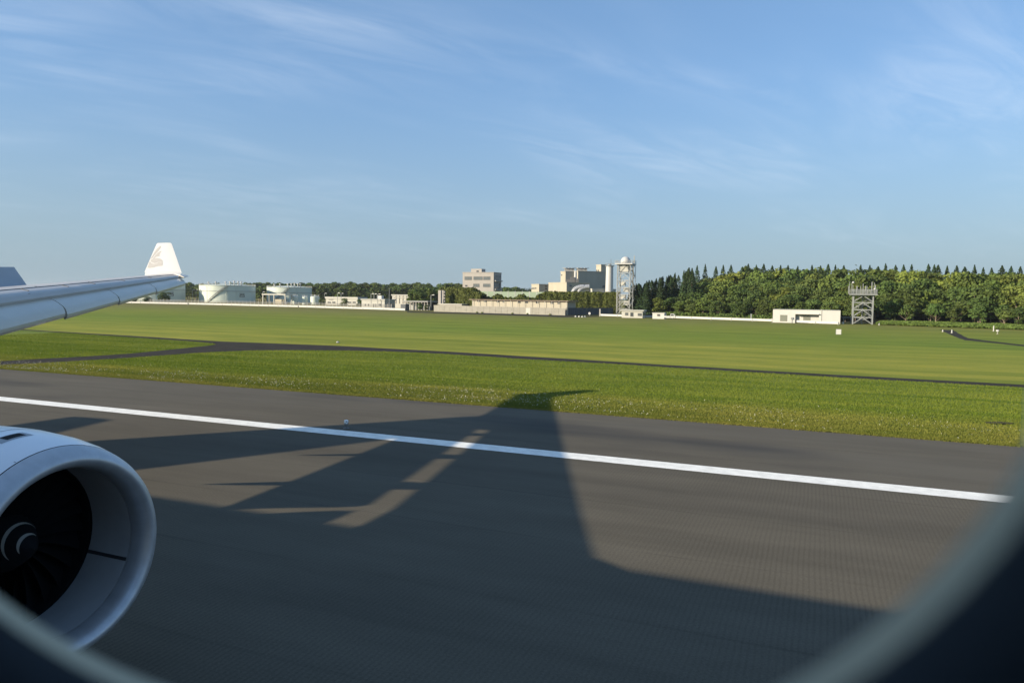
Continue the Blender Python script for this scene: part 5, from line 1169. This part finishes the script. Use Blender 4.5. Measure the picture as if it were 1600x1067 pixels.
# gently rising wooded bank
BA, BB = G(985, 491.6), G(1600, 514.0); BB = BA + (Vector((at_depth(1600, 510, 178).x, at_depth(1600, 510, 178).y, 0)) - BA)
bd = (BB - BA); BL = bd.length; bd.normalize(); bn = Vector((-bd.y, bd.x, 0))
rise = lambda t_: 4.0 * (max(0, min(1, (t_ - 4) / 60)) ** 1.1)
mb = MB(); nx, ny = 40, 16; vs = []
for i in range(nx + 1):
    for j in range(ny + 1):
        q = BA + bd * (BL * (-.06 + 1.5 * i / nx)) + bn * (-1 + 131 * j / ny); e_ = min(1, i / 3); vs.append((q.x, q.y, rise(-1 + 131 * j / ny) * e_ - .012 + (.0 if j else -.03)))
mb.add(vs, [(i * (ny + 1) + j, (i + 1) * (ny + 1) + j, (i + 1) * (ny + 1) + j + 1, i * (ny + 1) + j + 1) for i in range(nx) for j in range(ny)]); structure(mb.build('wood_bank', 'soil_wood', smooth=60))
rr = random.Random(12)
rows = [(0, 6.2, 5.4), (5, 7.6, 5.6), (11, 9.2, 6.0), (18, 10.6, 6.4), (26, 12.0, 6.8), (35, 13.2, 7.2), (45, 14.0, 7.6), (56, 14.6, 8.2)]
for ri, (tq, h_, spc) in enumerate(rows):
    n = int(BL * 1.22 / spc)
    for k in range(n):
        s_ = (k + .5 + rr.uniform(-.32, .32)) * spc / BL; tt = tq + rr.uniform(-1.8, 1.8)
        if s_ < 0.012 * ri: continue
        q = BA + bd * (BL * s_) + bn * tt; lead = min(1.0, .62 + s_ * 4.2) if ri > 1 else min(1, .8 + s_ * 3); hh = h_ * rr.uniform(.84, 1.14) * lead
        u_ = rr.random(); hi_ = ri / 7
        m = 'leaf_yellow' if u_ < .03 + .13 * hi_ else 'leaf_mid' if u_ < .36 + .42 * hi_ else 'leaf_dark'
        px_ = px_of(q); hh = min(hh, z_at(px_, (420.5 if px_ < 1280 else 420.5 + (px_ - 1280) * .022) + rr.uniform(-1.5, 5), q) - rise(tt)); ws = hh / 10 * rr.uniform(.86, 1.12) * (1.05 if ri < 2 else 1.0); place(*((edge_proto,) if px_ > 1362 and ri < 2 else (protos[m],)), (q.x, q.y, rise(tt) - .1), (ws, ws, hh / 10), 'trunk showing trees at the edge of the wood' if px_ > 1362 and ri < 2 else GR[m], rr)
# conifers along the skyline, and a dark clump of them at the left end
con_px = [(1075, 417), (1089, 415), (1101, 413.5), (1117, 415.5), (1130, 413.6), (1142, 414.6), (1158, 415.5), (1169, 412.8), (1181, 413), (1193, 413), (1206, 413.4), (1219, 414.6), (1231, 413.6), (1245, 414.6), (1268, 414.2), (1281, 415), (1292, 414), (1304, 413.4), (1318, 415), (1344, 415), (1357, 415), (1371, 415.4), (1383, 412.6), (1397, 413.6), (1410, 413.4),
          (1423.5, 414.2), (1449.5, 412.4), (1457.5, 414.4), (1464, 415.2), (1478, 415.4), (1493, 415), (1506, 416), (1521, 413.8), (1535.6, 417), (1547.6, 417.6), (1564.6, 415.4), (1578.6, 415.8), (1592, 417.4), (1606, 416), (1622, 417), (1640, 415)]
for px, yt_ in con_px:
    D = 292 - (px - 1075) * .10 + rr.uniform(-5, 8); p = at_depth(px + rr.uniform(-1, 1), 450, D); zt_ = z_at(px, yt_ + rr.uniform(-1.0, 1.6), p); b0 = 3.6; hh = zt_ - b0; w_ = rr.uniform(.95, 1.45)
    place(protos['needle'], (p.x, p.y, b0), (w_ * 1.05, w_ * 1.05, hh / 12), 'conifers along the skyline of the wood', rr, 'dark pointed conifer in the spaced row along the top of the wood')
for k in range(52):
    px = rr.uniform(986, 1082); D = rr.uniform(262, 300); yt_ = 445.5 - (px - 985) * .285 + rr.uniform(.5, 6.5); p = at_depth(px, 450, D); zt_ = z_at(px, max(416.5, yt_), p); w_ = rr.uniform(.9, 1.3)
    place(protos['needle'], (p.x, p.y, 0), (w_, w_, zt_ / 12), 'conifers clumped at the left end of the wood', rr, 'dark conifer in the tight clump behind the radar tower')
# belt of wood behind the tanks, and dark trees behind the office block
for row_, (D, n) in enumerate(((585, 46), (600, 44), (560, 40))):
    for k in range(n):
        px = 200 + (738 - 200) * (k + rr.uniform(.1, .9)) / n; p = at_depth(px, 460, D + rr.uniform(-5, 5) - (px - 450) * .12); yt_ = (443.4 if row_ < 2 else 449) - (1.0 if 380 < px < 560 else 0) + rr.uniform(-1.6, 1.6); hh = z_at(px, yt_, p) + .6; w_ = rr.uniform(.9, 1.2)
        place(far_proto, (p.x, p.y, -.2), (w_, w_, hh / 15), 'trees in the belt behind the fuel tanks', rr)
for k in range(16):
    px = rr.uniform(640, 724); p = at_depth(px, 460, rr.uniform(310, 345)); yt_ = 445.5 + rr.uniform(0, 7) + (3.5 if px < 668 else 0); hh = z_at(px, yt_, p); w_ = rr.uniform(.55, .8)
    place(far_proto, (p.x, p.y, -.2), (w_, w_, hh / 15), 'trees left of the office block', rr, 'dark green tree grouped left of the office block above the grey wall')
for k in range(22):
    px = 783 + 56 * (k + .5) / 22; p = at_depth(px, 460, rr.uniform(540, 600)); yt_ = (448.2 if px < 812 else 450.4) + rr.uniform(-1, 2.4); hh = z_at(px, yt_, p); pool = protos['needle'] if px > 812 else far_proto; w_ = rr.uniform(.9, 1.3)
    place(pool, (p.x, p.y, -.2), (w_, w_, hh / (12 if pool is not far_proto else 15)), 'far trees between office block and plant', rr, 'far dark tree between the office block and the cream plant')
# single small trees in the yard
for px, yt_, D, w_, lab in ((255.6, 455.4, 395, .80, 'round dark tree in front of the half hidden fuel tank'), (231, 462.6, 395, .55, 'low dark bush left of the round tree before the half hidden tank'), (207, 464.4, 395, .5, 'low dark bush just under the wing edge'), (537, 465.4, 345, .42, 'small round tree before the long low white building'), (561.6, 467.6, 345, .36, 'small dark tree at the right end of the long low white building'),
                            (503, 466, 395, .40, 'small dark tree beside the fattest small tank'), (656, 473.4, 288, .30, 'trimmed bush in front of the grey carport'), (667, 476, 288, .24, 'lower bush at the right of the grey carport')):
    p = at_depth(px, 470, D); hh = z_at(px, yt_, p); o = copy_tree(protos['leaf_dark'][px > 300], (p.x, p.y, -.05 - hh * .05), (w_, w_, hh / 10), rr.uniform(0, 6), 'single small trees in the yard', lab); o.name = 'yard_tree'
# tall grass bank before the wood at right
g = np.random.default_rng(77); n = 60000; A, B = G(1366, 507.6), G(1760, 521.5); t_ = g.random(n); w_ = 1 + 15 * g.random(n) * np.clip(t_ * 5 + .2, 0, 1)
P = np.stack([A.x + (B.x - A.x) * t_ + bn.x * w_, A.y + (B.y - A.y) * t_ + bn.y * w_, .25 + .75 * g.random(n) * np.clip(w_ / 3, .4, 1)], 1)
stuff('tall_grass', fast_mesh('tall_grass', leaf_quads(g, P, np.tile(np.array([0, -1, .5]), (n, 1)), .20, .8), 4, 'leaf_mid'))
n = 30000; t_ = g.random(n) ** 1.0 * .52; P = np.stack([BA.x + (BB.x - BA.x) * t_ * 1.2 + bn.x * (-3 + 6 * g.random(n)), BA.y + (BB.y - BA.y) * t_ * 1.2 + bn.y * (-3 + 6 * g.random(n)), .1 + 1.3 * g.random(n) ** 2], 1)
stuff('undergrowth', fast_mesh('undergrowth', leaf_quads(g, P, np.tile(np.array([0, -1, .6]), (n, 1)), .24, .8), 4, 'leaf_dark'))
for L_ in list(protos.values()) + [far_proto, edge_proto]:
    for o in L_:
        if o.name not in used:
            for c in protos_kids[o.name]: bpy.data.objects.remove(c)
            bpy.data.objects.remove(o)

# ------------------------------------------------------------------ evening air: one closed box of thin haze
m = bpy.data.materials.new('haze_air'); m.use_nodes = True; t = m.node_tree; t.nodes.clear()
pv = nd(t, "ShaderNodeVolumePrincipled"); pv.inputs["Density"].default_value = 0.00008; pv.inputs["Color"].default_value = (0.93, 0.96, 1.0, 1); pv.inputs["Anisotropy"].default_value = 0.2
om = nd(t, "ShaderNodeOutputMaterial"); t.links.new(pv.outputs[0], om.inputs["Volume"]); M['haze_air'] = m
hb = MB().box((0, 1250, 14.0), (7010, 5510, 32.0)).build('haze', 'haze_air', None); hb['kind'] = 'stuff'
S.cycles.volume_bounces = 0
